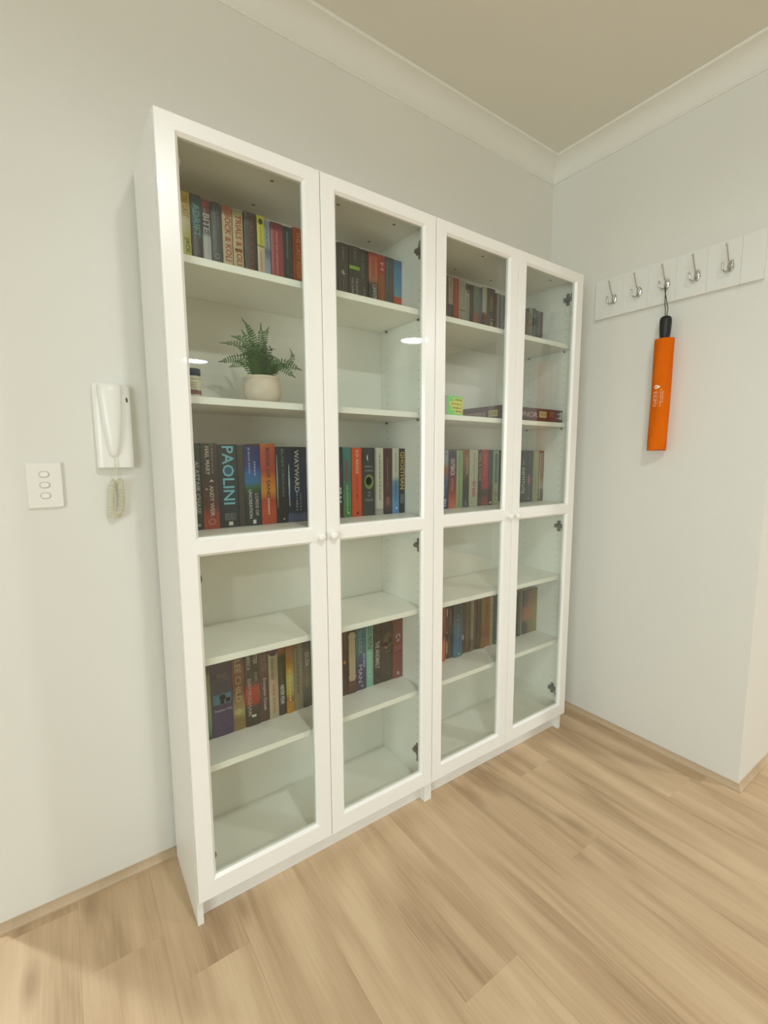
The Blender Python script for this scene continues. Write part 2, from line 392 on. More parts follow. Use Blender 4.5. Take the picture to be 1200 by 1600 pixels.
def bookcase(x, label):
    t = thing('bookcase', label, 'bookcase', (x, 0, 0), 0, 'pair of white glass-door bookcases')
    def part(name, *b, r=.0006, m=WHITE):
        bm = bmesh.new(); box(bm, *b, r); return obj(name, bm, m, t)
    part('side_panel', .0003, .016, -.28, 0, 0, 2.02); part('side_panel', .784, .7997, -.28, 0, 0, 2.02)
    part('top_panel', .0162, .7838, -.28, -.0045, 2.0, 2.0185)
    part('bottom_panel', .0162, .7838, -.276, -.0045, .062, .080)
    part('plinth', .0162, .7838, -.252, -.236, 0.0005, .0618)
    part('back_panel', .0164, .7836, -.004, -.0004, .060, 2.0)
    for z in SHELF_Z:
        part('shelf', .0175, .7825, -.2675, -.0055, z - .018, z, r=.0008)
        if z != 1.064:
            for px in (.0165, .7765):
                for py in (-.235, -.045):
                    bm = bmesh.new(); lathe(bm, [(.0035, 0), (.0035, .007)], 10, Matrix.Translation((px, py, z - .0222)) @ Matrix.Rotation(PI / 2, 4, 'Y'))
                    obj('shelf_pin', bm, HINGEM, t)
    bm = bmesh.new()
    for side, xs in ((1, .0161), (-1, .7839)):
        for py in (-.235, -.045):
            for k in range(52):
                z = .21 + k * .032
                if all(not (s - .03 < z < s + .006) for s in SHELF_Z):
                    vs = [bm.verts.new((xs + side * .0003, py + .0022 * math.cos(a * PI / 3), z + .0022 * math.sin(a * PI / 3))) for a in range(6)]
                    bm.faces.new(vs if side < 0 else vs[::-1])
    obj('peg_holes', bm, mat('hole_shadow', (.30, .28, .21), .9), t, kind='stuff')
    bm = bmesh.new()
    for px in (.30, .50, .70):
        for py in (-.06, -.21): lathe(bm, [(.0055, 0), (.0055, .0006)], 12, Matrix.Translation((px, py, 1.9993)))
    obj('cam_covers', bm, mat('cam_grey', (.22, .20, .14), .6), t, kind='stuff')
    door(t, .0015, .3945, 1); door(t, .3965, .7985, -1)
    for s in (-1, 1):
        for z in (1.930, .957, .188): hinge(t, s, z)
    return t
bookcase(0, 'tall white bookcase with glass doors holding a potted fern, beside the intercom')
bookcase(.8, 'tall white bookcase with glass doors holding a dark game box, beside the coat hooks')

# ------------------------------------------------------------------ books
# a book: (x0, x1, height, colours up the spine, printing, art, label)
# printing: (text or number of strokes, colour, centre height, length, width, sideways shift [, direction])   all as fractions of the spine
# art: (shape, colour, x, z, width, height)
BK = [0]
def book(b, yf, z, k, group, hard=False, lean=0):
    x0, x1, h, stops, prints, arts, label = b
    BK[0] += 1
    wd = x1 - x0 - .0006; cx = (x0 + x1) / 2
    t = thing('book', label, 'book', (cx, 0, z + .0003), 0, group)
    if isinstance(stops, str): m = mat('cover_print', stops, .38, k=k)
    else: m = ramp_mat('cover_print', stops, .38, k)
    a, c = -wd / 2, wd / 2; th = .0022 if hard else .0009; yb = -.0085 if hard else -.0095; bul = .0016 if wd > .02 else .0008
    yq = yf + .002
    out = [(a, yb), (a, yq + .001)] + [(a + (c - a) * q / 6, yq - bul * math.sin(PI * q / 6) ** .7) for q in range(0, 7)] + [(c, yq + .001), (c, yb)]
    inn = [(c - th, yb), (c - th, yq + .0025), (a + th, yq + .0025), (a + th, yb)]
    bm = bmesh.new(); prism(bm, out + inn, 'z', 0, h)
    obj('cover', bm, m, t)
    bm = bmesh.new(); o_ = .003 if hard else .0006
    box(bm, a + th + .0002, c - th - .0002, yq + .003, yb - (.004 if hard else .0004), o_, h - o_)
    obj('pages', bm, PAGE, t)
    ys = yq - bul - .0003
    for i_, p in enumerate(prints):
        s, col, pz, ln, wf, dx = p[:6]; d = p[6] if len(p) > 6 else DOWN
        sh = text_shape(s, .012) if isinstance(s, str) else dashes(s, BK[0] * 7 + i_)
        L_, Hh = (ln * h, wf * wd)
        if d is not DOWN: L_, Hh = wf * wd, ln * h
        lettering('title' if isinstance(s, str) else 'small_print', sh, L_, Hh, (dx * wd, ys, pz * h), d[0], d[1], mat('ink', col, .5, k=k), t)
    for p in arts:
        kind, col, ax, az, aw, ah = p
        n = 20; bm = bmesh.new(); cy = ys - .0001
        X, Z, A, B = ax * wd, az * h, aw * wd / 2, ah * h / 2
        if kind == 'disc': quad(bm, *[(X + A * math.cos(2*PI*q/n), cy, Z + B * math.sin(2*PI*q/n)) for q in range(n)])
        elif kind == 'rect': quad(bm, (X - A, cy, Z - B), (X + A, cy, Z - B), (X + A, cy, Z + B), (X - A, cy, Z + B))
        elif kind == 'ring':
            for q in range(n):
                u, v = 2*PI*q/n, 2*PI*(q+1)/n
                quad(bm, (X + A*math.cos(u), cy, Z + B*math.sin(u)), (X + A*math.cos(v), cy, Z + B*math.sin(v)), (X + .72*A*math.cos(v), cy, Z + .72*B*math.sin(v)), (X + .72*A*math.cos(u), cy, Z + .72*B*math.sin(u)))
        elif kind == 'moon':
            pts = [(X + A*math.cos(PI/2 + PI*q/10), cy, Z + B*math.sin(PI/2 + PI*q/10)) for q in range(11)] + [(X + .35*A*math.cos(PI*3/2 - PI*q/10) , cy, Z + .92*B*math.sin(PI*3/2 - PI*q/10)) for q in range(1, 10)]
            quad(bm, *pts)
        elif kind == 'mountain': quad(bm, (X - A, cy, Z - B), (X + A, cy, Z - B), (X + .1*A, cy, Z + B))
        elif kind == 'beam': quad(bm, (X - .35*A, cy, Z - B), (X + .35*A, cy, Z - B), (X + A, cy, Z), (X + .3*A, cy, Z + B), (X - .3*A, cy, Z + B), (X - A, cy, Z))
        elif kind == 'trefoil':
            for g in range(3):
                c0 = PI/2 + g * 2*PI/3 + .25; 
                for q in range(5):
                    u, v = c0 + q * .32, c0 + (q + 1) * .32
                    quad(bm, (X + A*math.cos(u), cy, Z + B*math.sin(u)), (X + A*math.cos(v), cy, Z + B*math.sin(v)), (X + .45*A*math.cos(v+.25), cy, Z + .45*B*math.sin(v+.25)), (X + .45*A*math.cos(u+.25), cy, Z + .45*B*math.sin(u+.25)))
        elif kind == 'spindle': # turned baluster plaque
            pr = [(.72, -1), (.78, -.93), (.98, -.86), (.98, -.80), (.78, -.74), (.84, -.66), (.88, 0), (.84, .66), (.78, .74), (.98, .80), (.98, .86), (.78, .93), (.6, 1)]
            quad(bm, *([(X + A * r, cy, Z + B * v) for r, v in pr] + [(X - A * r, cy, Z + B * v) for r, v in pr[::-1]]))
        obj('spine_art', bm, mat('ink', col, .5, k=k), t)
    return t
def row(books, yf, z, k, group, jit=.003):
    r = random.Random(int(z * 1000) + len(books))
    for b in books:
        b = list(b)
        if z == 1.738:      # the shelf edge hides the foot of these spines from eye height: their print sits above it
            if not isinstance(b[3], str): b[3] = [(t if t == 0 else .22 + .78 * t, c) for t, c in b[3]]
            b[4] = [(p[0], p[1], .22 + .78 * p[2], p[3] * .78) + tuple(p[4:]) for p in b[4]]
            b[5] = [(a[0], a[1], a[2], .22 + .78 * a[3], a[4], a[5]) for a in b[5]]
        if z == .4375: b[2] = b[2] * (.895 if b[0] < .5 else .93 if b[0] < .8 else 1)
        book(b, yf + r.uniform(-jit, jit), z, k, group)

K1 = 1.0
row([
 (.0755, .1045, .200, [(0, 'b4ba3c'), (.3, 'c4c46a'), (.55, 'd6cfae'), (.8, 'cdb860'), (1, 'c8ae3c')], [('THE LAST', 'b8862a', .78, .34, .5, .1), ('JACK', '77701c', .17, .24, .5, .12)], [], 'pale yellow book with washed-out lettering, first in its row, top shelf above the fern'),
 (.105, .1325, .200, [(0, '34323c'), (.45, '333845'), (.6, '2f5560'), (.9, '2c5262'), (1, '2b3350')], [('ADRIFT', '5fa3a2', .60, .52, .62, -.02), (9, '5c6050', .2, .26, .2, .1)], [], 'dark navy book with big slanting teal title, beside the pale yellow book'),
 (.133, .1545, .197, [(0, 'c6ccd2'), (.38, 'b9c2c8'), (.5, '3c4556'), (.78, '5a3338'), (.85, '7a3630'), (1, '7a4038')], [('BITE', 'c5c5c5', .62, .30, .8, .0), ('&', 'b45040', .9, .1, .6, -.1)], [], 'slim book with red top, dark middle and shiny white foot, top shelf above the fern'),
 (.155, .1835, .197, [(0, '3d4350'), (.5, '45545a'), (1, '2a3345')], [(12, '7f8f95', .76, .36, .12, .16), (10, '7f8f95', .76, .36, .12, -.16)], [('ring', '98a2a4', 0, .12, .42, .07)], 'slate blue book with two columns of fine print and a pale ring near its foot'),
 (.184, .2105, .197, [(0, 'd9c9ab'), (.2, 'cdb898'), (.85, 'c7ae88'), (.92, 'a85a44'), (1, 'a04838')], [('BOCK & KOLI', 'a4432f', .48, .80, .62, .05)], [], 'cream book with heavy red capitals and a red top edge, on the top shelf'),
 (.212, .240, .193, [(0, 'ccb894'), (.9, 'c2b28c'), (1, '8f8458')], [('TRIALS & KOLI', 'a3392c', .49, .86, .58, .04)], [('rect', '4b3f28', 0, .32, .7, .04)], 'beige book with red capitals crossed by a dark line, beside the heavy red-lettered cream book'),
 (.2425, .2775, .198, [(0, '33302c'), (.5, '3b332f'), (1, '3f312e')], [('FALL & KOLI', '7d3b38', .46, .84, .38, .06)], [('rect', '4d5854', -.33, .45, .16, .88)], 'thick near-black book with dull red capitals, beside the yellow-topped book'),
 (.279, .2995, .197, [(0, 'c2aea0'), (.35, 'cbb99a'), (.46, 'cfc08c'), (.48, '4b4a18'), (.50, 'c8c440'), (1, 'c6c238')], [(12, '82802c', .66, .28, .16, .0), (12, 'a88f7c', .22, .34, .3, .0)], [('disc', '2c2c16', 0, .9, .62, .08)], 'slim book, yellow above a dark line and pinkish below, black disc at top'),
 (.300, .3185, .191, [(0, 'a3acb5'), (.25, '8f9db3'), (.45, '4e7285'), (.55, '93a5b0'), (1, '8d97a5')], [(9, '5c6f80', .6, .6, .3, .0)], [], 'thin mottled pale blue book, squeezed beside the crimson book'),
 (.319, .354, .192, [(0, '93283a'), (.5, '9a3145'), (.86, '983048'), (.88, '7a1f3a'), (1, '6a1f38')], [(18, 'c08a66', .45, .78, .2, .02)], [], 'thick crimson book with faded gold line of print, top shelf of the fern bookcase'),
 (.355, .3845, .192, [(0, '2a3534'), (.5, '2b3638'), (1, '262f35')], [(10, '6a7a80', .66, .5, .26, .02), (8, '50624c', .2, .2, .24, .02)], [], 'very dark green-grey book with faint lettering, between the crimson and the rust orange books'),
 (.3855, .417, .196, [(0, '7c2c12'), (.3, '9c4418'), (.7, '8c2f14'), (1, '8f3818')], [('THE LAST RIDER', 'cf7b2c', .50, .86, .42, .04)], [], 'rust red book with orange capitals, last in the fern bookcase row before the door stiles'),
], -.14, 1.738, K1, 'books on the top shelf of the fern bookcase')
row([
 (.526, .5362, .190, '1c1a18', [], [], 'thin black book at the start of the second top-shelf run, against the door stile'),
 (.537, .5715, .193, [(0, '26272c'), (1, '2f302e')], [(8, '6d6d66', .78, .3, .3, 0), (9, '55555a', .2, .3, .3, 0)], [('disc', 'a9aaa0', -.02, .42, .42, .075), ('disc', '2b2c2d', .14, .44, .3, .055)], 'black book with a round silver emblem mid-spine'),
 (.573, .6135, .193, [(0, '222327'), (1, '292a26')], [('THE DARK', '9a9c98', .2, .34, .2, -.2), ('TALENTS', '9a9c98', .2, .34, .2, .2), (6, '5d5d58', .84, .24, .3, .1)], [('rect', '7fb02c', 0, .565, .94, .055)], 'thick black book with a bright green band and two lines of white capitals'),
 (.614, .648, .193, [(0, '26272a'), (.4, '2e2c2c'), (1, '252826')], [(9, '5f6a6c', .66, .5, .2, -.1), (7, '63635c', .13, .2, .4, .1)], [], 'plain charcoal book with dim grey print, between the green-banded and the coral books'),
 (.6495, .683, .192, [(0, '1f2b2b'), (.32, '222e2e'), (.44, 'b06a50'), (.9, 'b34b3c'), (1, '8f2a20')], [('CANYON', 'b9bdb6', .17, .32, .5, .1), (10, '8a4a38', .66, .4, .5, 0)], [], 'book with coral upper half and black foot bearing white capitals'),
 (.684, .7115, .191, [(0, '7c2418'), (.5, '8a4322'), (.6, '9a2018'), (1, '98281c')], [('H', 'd09084', .76, .16, .55, .05)], [('rect', '8f5426', .1, .28, .5, .5)], 'glossy red book with brown lower panel, beside the coral book'),
 (.7125, .7495, .193, [(0, '4c4a40'), (.5, '3e4a4c'), (1, '37474f')], [(10, '8a4634', .35, .34, .24, .16), (10, '58706a', .6, .6, .2, -.2)], [], 'dull teal-grey book with faint red print, beside the bright blue book'),
 (.750, .7825, .191, [(0, 'a8432a'), (.2, 'b24a2c'), (.215, '5c8aa0'), (.6, '3f7ba3'), (1, '3c6f96')], [], [], 'bright blue book with orange-red foot, last in the row beside the side panel'),
], -.14, 1.738, K1, 'books on the top shelf of the fern bookcase, second door')
row([
 (0.9865, 1.0130, .168, '5f5450', [], [], 'thin grey-brown book first on the top shelf of the bookcase beside the hooks'),
 (1.0135, 1.0380, .205, [(0, '272b36'), (.33, '2d313c'), (.36, 'a09484'), (1, '9f9588')], [(11, '7a6c60', .7, .5, .25, 0)], [], 'slim pinkish grey book with black rounded foot, taller than its neighbours'),
 (1.0385, 1.0665, .200, [(0, 'a23e34'), (1, '9c3a30')], [(16, 'c46c5c', .5, .85, .3, 0)], [], 'plain tomato red book on the top shelf beside white spines'),
 (1.0670, 1.0800, .196, [(0, 'a08a7e'), (.28, 'a8a193'), (.3, '7c7564'), (.33, 'a8a795'), (1, 'a3a391')], [(10, '7c7868', .65, .5, .25, 0)], [], 'slim off-white book with fine grey lettering, next to the tomato red book'),
 (1.0805, 1.1020, .196, [(0, 'a39a8c'), (.28, 'a9a292'), (.3, '5c5a44'), (.33, 'abab99'), (1, 'a6a694')], [(10, '86705e', .65, .5, .25, 0)], [], 'second slim off-white book, with brownish lettering, of the pale pair'),
 (1.1025, 1.1265, .194, [(0, '9e9d93'), (.8, 'a2a49d'), (.86, '35372c'), (1, '3a3b30')], [(14, '86877f', .4, .6, .3, 0)], [('disc', '23252a', .1, .79, .4, .05)], 'pale grey book with black top and dark dot, on the top shelf'),
 (1.1270, 1.1430, .193, [(0, '33302c'), (.5, '453a38'), (1, '3a342c')], [(11, '746455', .5, .7, .25, 0)], [], 'thin dark brown book between the black-topped grey book and the teal-green book'),
 (1.1435, 1.1745, .193, [(0, '7c6a44'), (.25, '8a4c40'), (.4, '66746e'), (.8, '5e776c'), (1, '6c6a5c')], [(9, '49504c', .6, .3, .3, .1)], [], 'book with teal-green upper part and reddish foot, pale at its left edge'),
 (1.1750, 1.1935, .192, [(0, '4e3a52'), (.4, '494a6c'), (.8, '50506e'), (1, '4a4048')], [], [], 'violet-blue book with plain spine, beside the teal-green one'),
 (1.1940, 1.2195, .200, [(0, '7e6a5c'), (.3, '6d2e2a'), (.38, 'a0a28f'), (1, '9c9a88')], [], [('rect', '5e2422', -.25, .18, .4, .3)], 'pale book with wedge of dark red at its foot'),
 (1.2200, 1.2680, .202, [(0, '35181a'), (.3, '33202c'), (.6, '381c1c'), (1, '33221f')], [('I AM', 'c6bb8a', .13, .24, .34, .1)], [('rect', '8d8432', 0, .62, .12, .28), ('rect', '7b7434', .16, .60, .06, .2)], 'thick maroon-black book with yellow stripes and cream lettering at its foot'),
 (1.2685, 1.3005, .190, [(0, '3a2820'), (.9, '33241e'), (1, '2a1d18')], [], [('rect', '77726c', 0, .46, .42, .82)], 'dark brown book with wide grey stripe down the spine'),
 (1.3010, 1.3330, .189, [(0, '46435a'), (.3, '6b6c70'), (1, '6f7068')], [('WOLF HALL', '33352f', .6, .7, .6, .0)], [], 'grey book with slanted black pattern, against the door stile'),
], -.12, 1.738, K1, 'books on the top shelf of the bookcase beside the hooks')
row([
 (1.449, 1.4625, .165, [(0, '857a68'), (1, '8a7d70')], [(8, '6a5c50', .6, .5, .3, 0)], [], 'thin grey-pink book first in the row behind the last door, top shelf'),
 (1.463, 1.4785, .165, [(0, '5f4538'), (.5, '6b5240'), (1, '5a463c')], [], [], 'thin brown book, second in the row behind the last door'),
 (1.480, 1.5045, .170, [(0, '837f68'), (.5, '8c8468'), (1, '8d8a76')], [(12, '70694f', .5, .7, .4, 0)], [], 'plain beige-grey book in the short top-shelf row behind the last door'),
 (1.506, 1.5285, .172, [(0, '3c4028'), (.25, '48523c'), (.4, '33402c'), (.6, '4a5f50'), (1, '3c4a38')], [(10, '7c8f80', .6, .5, .4, 0)], [], 'dark green book in the short top-shelf row behind the last door'),
 (1.529, 1.551, .168, [(0, '33333a'), (1, '4b5158')], [(8, '6b7278', .6, .5, .3, 0)], [], 'slate blue-grey book beside the dark green one'),
 (1.552, 1.563, .168, [(0, '6b6a62'), (1, '70706a')], [], [], 'very thin grey book next to last in the short row'),
 (1.564, 1.5815, .169, [(0, '5c2f30'), (1, '5f3336')], [('rect' and 7, '8d7a74', .5, .7, .3, 0)], [], 'thin maroon book, last in the short row against the side panel'),
], -.12, 1.738, K1, 'books on the top shelf behind the last door')

K3 = .96
row([
 (.066, .0935, .231, [(0, '2b3833'), (.5, '33463b'), (1, '30402f')], [('ALASTAIR CHASE', 'a9b0a4', .50, .62, .42, .12)], [('rect', '8fa39c', .1, .055, .3, .03)], 'dark green book with thin white capitals, first on the eye-level shelf below the fern'),
 (.094, .1375, .235, [(0, 'a8442f'), (.16, '9e4432'), (.28, '5e372e'), (.6, '463a33'), (1, '4a4038')], [('HAIL MARY', 'cfc7ba', .80, .33, .26, -.12), (12, '8f897e', .82, .34, .12, .2), ('ANDY WEIR', 'cfc4b4', .33, .36, .26, .06)], [('ring', 'c98872', .02, .085, .46, .07), ('disc', 'd0a890', -.24, .47, .14, .02), ('mountain', 'cdc4b8', .08, .57, .3, .03)], 'brown book shading to glowing red at its foot, white capitals'),
 (.1385, .1915, .233, [(0, '2f3032'), (.5, '2c3d48'), (1, '353b3d')], [('PAOLINI', '7fc4d8', .63, .70, .60, .02), (10, '6c6e6c', .17, .05, .6, .05, FLAT), (9, '6c6e6c', .14, .05, .6, .05, FLAT), (10, '6c6e6c', .11, .05, .6, .05, FLAT)], [('rect', 'd8d8d2', .05, .045, .22, .045), ('disc', '35628c', .02, .685, .34, .085)], 'thick charcoal book with very large pale blue capitals'),
 (.192, .2105, .232, [(0, '3b3836'), (1, '4b453c')], [], [], 'plain dark grey-brown spine between the big-lettered charcoal book and the space-blue book'),
 (.211, .2575, .232, [(0, '2c3034'), (.4, '343a40'), (.48, '39623f'), (.55, '35709c'), (.66, '2b67a8'), (.75, '31407e'), (1, '34345c')], [(11, '8f93b8', .80, .34, .16, -.18), (6, '9a9cc0', .70, .2, .16, .16), ('LORDS OF', 'b9b3ac', .26, .28, .2, .2), ('UNCREATION', 'c9c5be', .27, .36, .2, -.2)], [('rect', 'dadad4', .02, .045, .2, .05)], 'night blue book with a glowing blue planet and white capitals'),
 (.258, .3035, .237, [(0, 'b1472c'), (.15, 'ba4c2c'), (.3, 'a84228'), (.42, 'c98a30'), (.55, 'c4722c'), (.68, 'a6432e'), (.9, 'b0503a'), (1, 'b8662f')], [('BOOK OF SAND', '3a2326', .64, .62, .24, -.02), (8, 'd7b69c', .23, .22, .16, .0)], [], 'fiery orange book with dark brown capitals, at eye level below the fern'),
 (.3045, .3395, .229, [(0, '24272a'), (.3, '262626'), (.6, '2c3438'), (1, '2a3236')], [('BLAKE CROUCH', '6d7c84', .66, .62, .22, .1)], [('beam', '93a29c', -.42, .55, .13, .7), ('rect', 'b08f5c', -.42, .26, .1, .06), ('disc', 'c9c9c4', .12, .05, .14, .02)], 'near-black book with a pale light beam down its edge, beside the fiery orange book'),
 (.340, .4015, .229, [(0, '4a5272'), (.1, '46506c'), (.13, '1d2634'), (.4, '1d2b4c'), (.8, '232a44'), (1, '262b35')], [('WAYWARD', 'c2c4bc', .68, .56, .24, -.02), (8, '9aa2a8', .28, .26, .1, -.02), (8, '7c868e', .27, .24, .1, .18)], [('beam', '9fb0ac', -.43, .52, .09, .5), ('rect', 'a5905c', -.42, .25, .06, .07)], 'wide navy book with spaced white capitals reading down, near the meeting doors'),
 (.402, .411, .229, '1f1a1a', [], [], 'sliver of a black book beside the wide navy book, against the door stile'),
], -.162, 1.0645, K3, 'books on the eye-level shelf of the fern bookcase', .002)
row([
 (.514, .5315, .231, [(0, '4a2c44'), (.2, '1f2428'), (.4, '23282a'), (.6, '4a2a48'), (.8, '3a2838'), (1, '252c30')], [(5, 'd4ccd4', .32, .22, .5, .1)], [], 'dark book with purple patches peeking out from behind the door stile'),
 (.532, .5630, .230, [(0, '4f7f42'), (.3, '558c60'), (.45, '4a8066'), (.6, '47736e'), (.85, '3f7f7c'), (1, '3f8288')], [(12, '8a4a50', .67, .30, .42, .0), (12, 'a8c4a0', .26, .40, .2, .0)], [('disc', 'c0d0b0', .1, .06, .25, .025)], 'green book shading to teal at the top with a dull red title'),
 (.5645, .6065, .229, [(0, 'd4501c'), (1, 'd8541e')], [('A.D. RIDDLE', 'f0c8a8', .80, .34, .26, -.02), (10, 'a03408', .48, .22, .2, 0), (4, '6a2408', .30, .07, .2, 0)], [('rect', '5c1c10', .45, .5, .09, 1), ('mountain', '3a1408', 0, .06, .3, .05)], 'bright orange book with white initials and dark edge at eye level'),
 (.607, .6555, .230, [(0, '3c403f'), (.5, '2c3230'), (1, '2b2f30')], [(10, '8a8d8a', .73, .03, .72, 0, FLAT), (10, '8a8d8a', .67, .03, .72, 0, FLAT), ('THE', '8c9492', .34, .03, .24, 0, FLAT), ('IN', '8c9492', .295, .03, .24, 0, FLAT), ('WIND', '8c9492', .23, .04, .68, 0, FLAT)], [('moon', 'e4e4dc', -.05, .855, .26, .085), ('disc', '6c8442', 0, .50, .78, .22), ('disc', 'b9c08c', -.02, .51, .5, .13), ('moon', '2a3020', -.05, .50, .2, .05)], 'charcoal book with white crescent moon and green square picture'),
 (.656, .6905, .230, [(0, 'b4aeaa'), (.08, 'a39c98'), (.1, 'd0ccbc'), (.6, 'cccaba'), (1, 'd0cdc0')], [(22, '86807a', .56, .70, .2, .06), (18, '9c968c', .5, .6, .1, .22)], [('rect', '9a9490', -.44, .5, .12, .98)], 'white book with thin grey print between the moon book and the maroon book'),
 (.691, .7275, .229, [(0, '2c2430'), (.15, '5a3c38'), (.25, '4c2c2c'), (.9, '4a2828'), (1, '4c2c2c')], [(16, '8c6c6a', .60, .5, .16, -.06)], [('disc', '7c5a50', -.05, .2, .5, .14)], 'maroon book with faint print and a dusky picture at its foot'),
 (.728, .7565, .230, [(0, '5c8fc8'), (.15, '5f96cc'), (.4, '4f7f9c'), (.5, '6c8ca0'), (.58, 'c4c2b4'), (1, 'c8c4b8')], [(12, '8a8880', .78, .3, .2, 0), (10, '3f6c8c', .35, .3, .3, 0)], [('disc', 'e0ecf4', .1, .08, .25, .03)], 'book white above and sky blue below, beside the gold-lettered black book'),
 (.757, .7825, .229, [(0, '20242c'), (.3, '1c2020'), (.9, '1f1f1a'), (1, '2c2820')], [('GHOSTMAN', 'd0a94c', .66, .58, .72, .0), (8, 'a8b0b4', .22, .14, .22, -.18), (8, 'a8b0b4', .22, .14, .22, .18)], [], 'black book with huge gold capitals, last in the row beside the side panel'),
], -.158, 1.0645, K3, 'books on the eye-level shelf of the fern bookcase, second door', .002)
row([
 (.952, .9985, .226, [(0, '2c3468'), (.35, '35406f'), (.5, '55608c'), (.58, '8c5c54'), (.7, 'a06a4c'), (.78, '8e9a9c'), (1, '93a0a4')], [(6, 'b4bcd4', .1, .14, .4, .2), (8, '7c88b4', .32, .2, .2, .1)], [('rect', '5f6a70', .15, .93, .3, .012)], 'sunset-coloured book, pale sky above and deep blue below, by the stile'),
 (.999, 1.0395, .222, [(0, 'c06a44'), (.15, 'b4543a'), (.3, '8c2f20'), (.55, '6a2030'), (.8, '4c2c50'), (1, '3f2c50')], [('OUTBACK', 'd8d0cc', .72, .30, .52, -.05), ('STATIONS', 'b88858', .42, .22, .35, -.1)], [], 'purple book turning orange at the foot with chunky white capitals'),
 (1.0405, 1.0765, .226, [(0, '8fa676'), (.5, '9cb283'), (1, '9aae80')], [(24, '64805c', .5, .9, .2, -.05)], [], 'pale green book with fine dark green print'),
 (1.077, 1.1105, .230, [(0, '3e4840'), (.4, '3a3c32'), (.65, '6c5a44'), (.8, '8c6a40'), (1, '8a5c30')], [(5, '7c8c88', .06, .1, .4, .0)], [('rect', 'a08c78', .1, .72, .25, .3)], 'moody book, brown sky above a dark green foot, beside the pale green book'),
 (1.1115, 1.1595, .228, [(0, 'b9b8a2'), (1, 'c2bea6')], [(20, '7e7a6c', .66, .56, .12, .02), ('break', 'b0504a', .30, .28, .52, .06)], [], 'broad cream book with red handwritten title'),
 (1.160, 1.182, .227, [(0, '2a2420'), (1, '2c2620')], [('GIRL & GONE', '9a8a6a', .70, .5, .6, 0), (8, '6c5c50', .1, .1, .4, 0)], [], 'narrow black book with tan capitals, beside the broad cream book'),
 (1.1825, 1.2225, .230, [(0, '8c3a34'), (.12, '7a342c'), (.2, '3c3028'), (.28, '4c342c'), (.32, '9a2834'), (.8, '9c3034'), (1, '98342c')], [(10, 'b4505a', .7, .4, .4, 0)], [], 'crimson red book with a dark band near its foot, at eye level'),
 (1.223, 1.2465, .229, [(0, '2a2a26'), (.2, '3c1a1a'), (.4, '5c3c34'), (.5, '2f4440'), (.8, '2c4548'), (1, '1f2a22')], [], [('mountain', '44181a', 0, .3, .8, .25), ('rect', 'b0b4b0', .05, .045, .6, .035)], 'dark teal book with a maroon peak, beside the crimson red book'),
 (1.249, 1.283, .225, [(0, '8a8a5c'), (.15, '969a74'), (.35, '8c9678'), (1, '98a48c')], [('NIX', '3c4c50', .19, .09, .6, .0)], [('rect', '4c6c70', 0, .68, .5, .56), ('disc', '4c4838', 0, .1, .2, .03)], 'pale olive book with a long teal panel on its spine, against the door stile'),
], -.150, 1.0645, K3, 'books on the eye-level shelf of the bookcase beside the hooks', .002)
row([
 (1.395, 1.4225, .230, [(0, '3c4048'), (1, '4c4c5c')], [(5, 'a4a4a8', .3, .2, .3, .3)], [], 'dark grey-blue book partly behind the last door stile'),
 (1.423, 1.4605, .229, [(0, '2c3438'), (1, '343c40')], [('INSTITUTE', 'c0c4c4', .42, .50, .5, -.06), ('THE', '8c9494', .78, .12, .3, -.05)], [], 'dark slate book with white small-capital title reading down'),
 (1.461, 1.5085, .229, [(0, '3a4048'), (.4, '40404a'), (1, '363e44')], [(12, '6a7078', .22, .3, .14, -.05), (8, '5c646c', .8, .3, .2, 0)], [('disc', 'a0606c', -.1, .43, .4, .2), ('disc', 'a8b0b8', -.1, .06, .18, .025)], 'dark slate book with a blurred pink glow mid-spine'),
 (1.510, 1.5475, .228, [(0, '9a9c78'), (1, 'a4a684')], [(16, '7c8458', .4, .5, .2, -.1)], [], 'pale olive-cream book in the short eye-level row by the side panel'),
 (1.548, 1.5825, .228, [(0, '5c4440'), (.22, '6c4c4c'), (.27, 'a89c94'), (.45, '8c7454'), (.6, '8c4c44'), (1, '843c38')], [(14, 'b89c90', .75, .4, .3, .1)], [('rect', 'b0a890', -.35, .5, .25, .9)], 'narrow red book with pale edge and brown foot, last in the short eye-level row'),
], -.150, 1.0645, K3, 'books on the eye-level shelf behind the last door', .002)

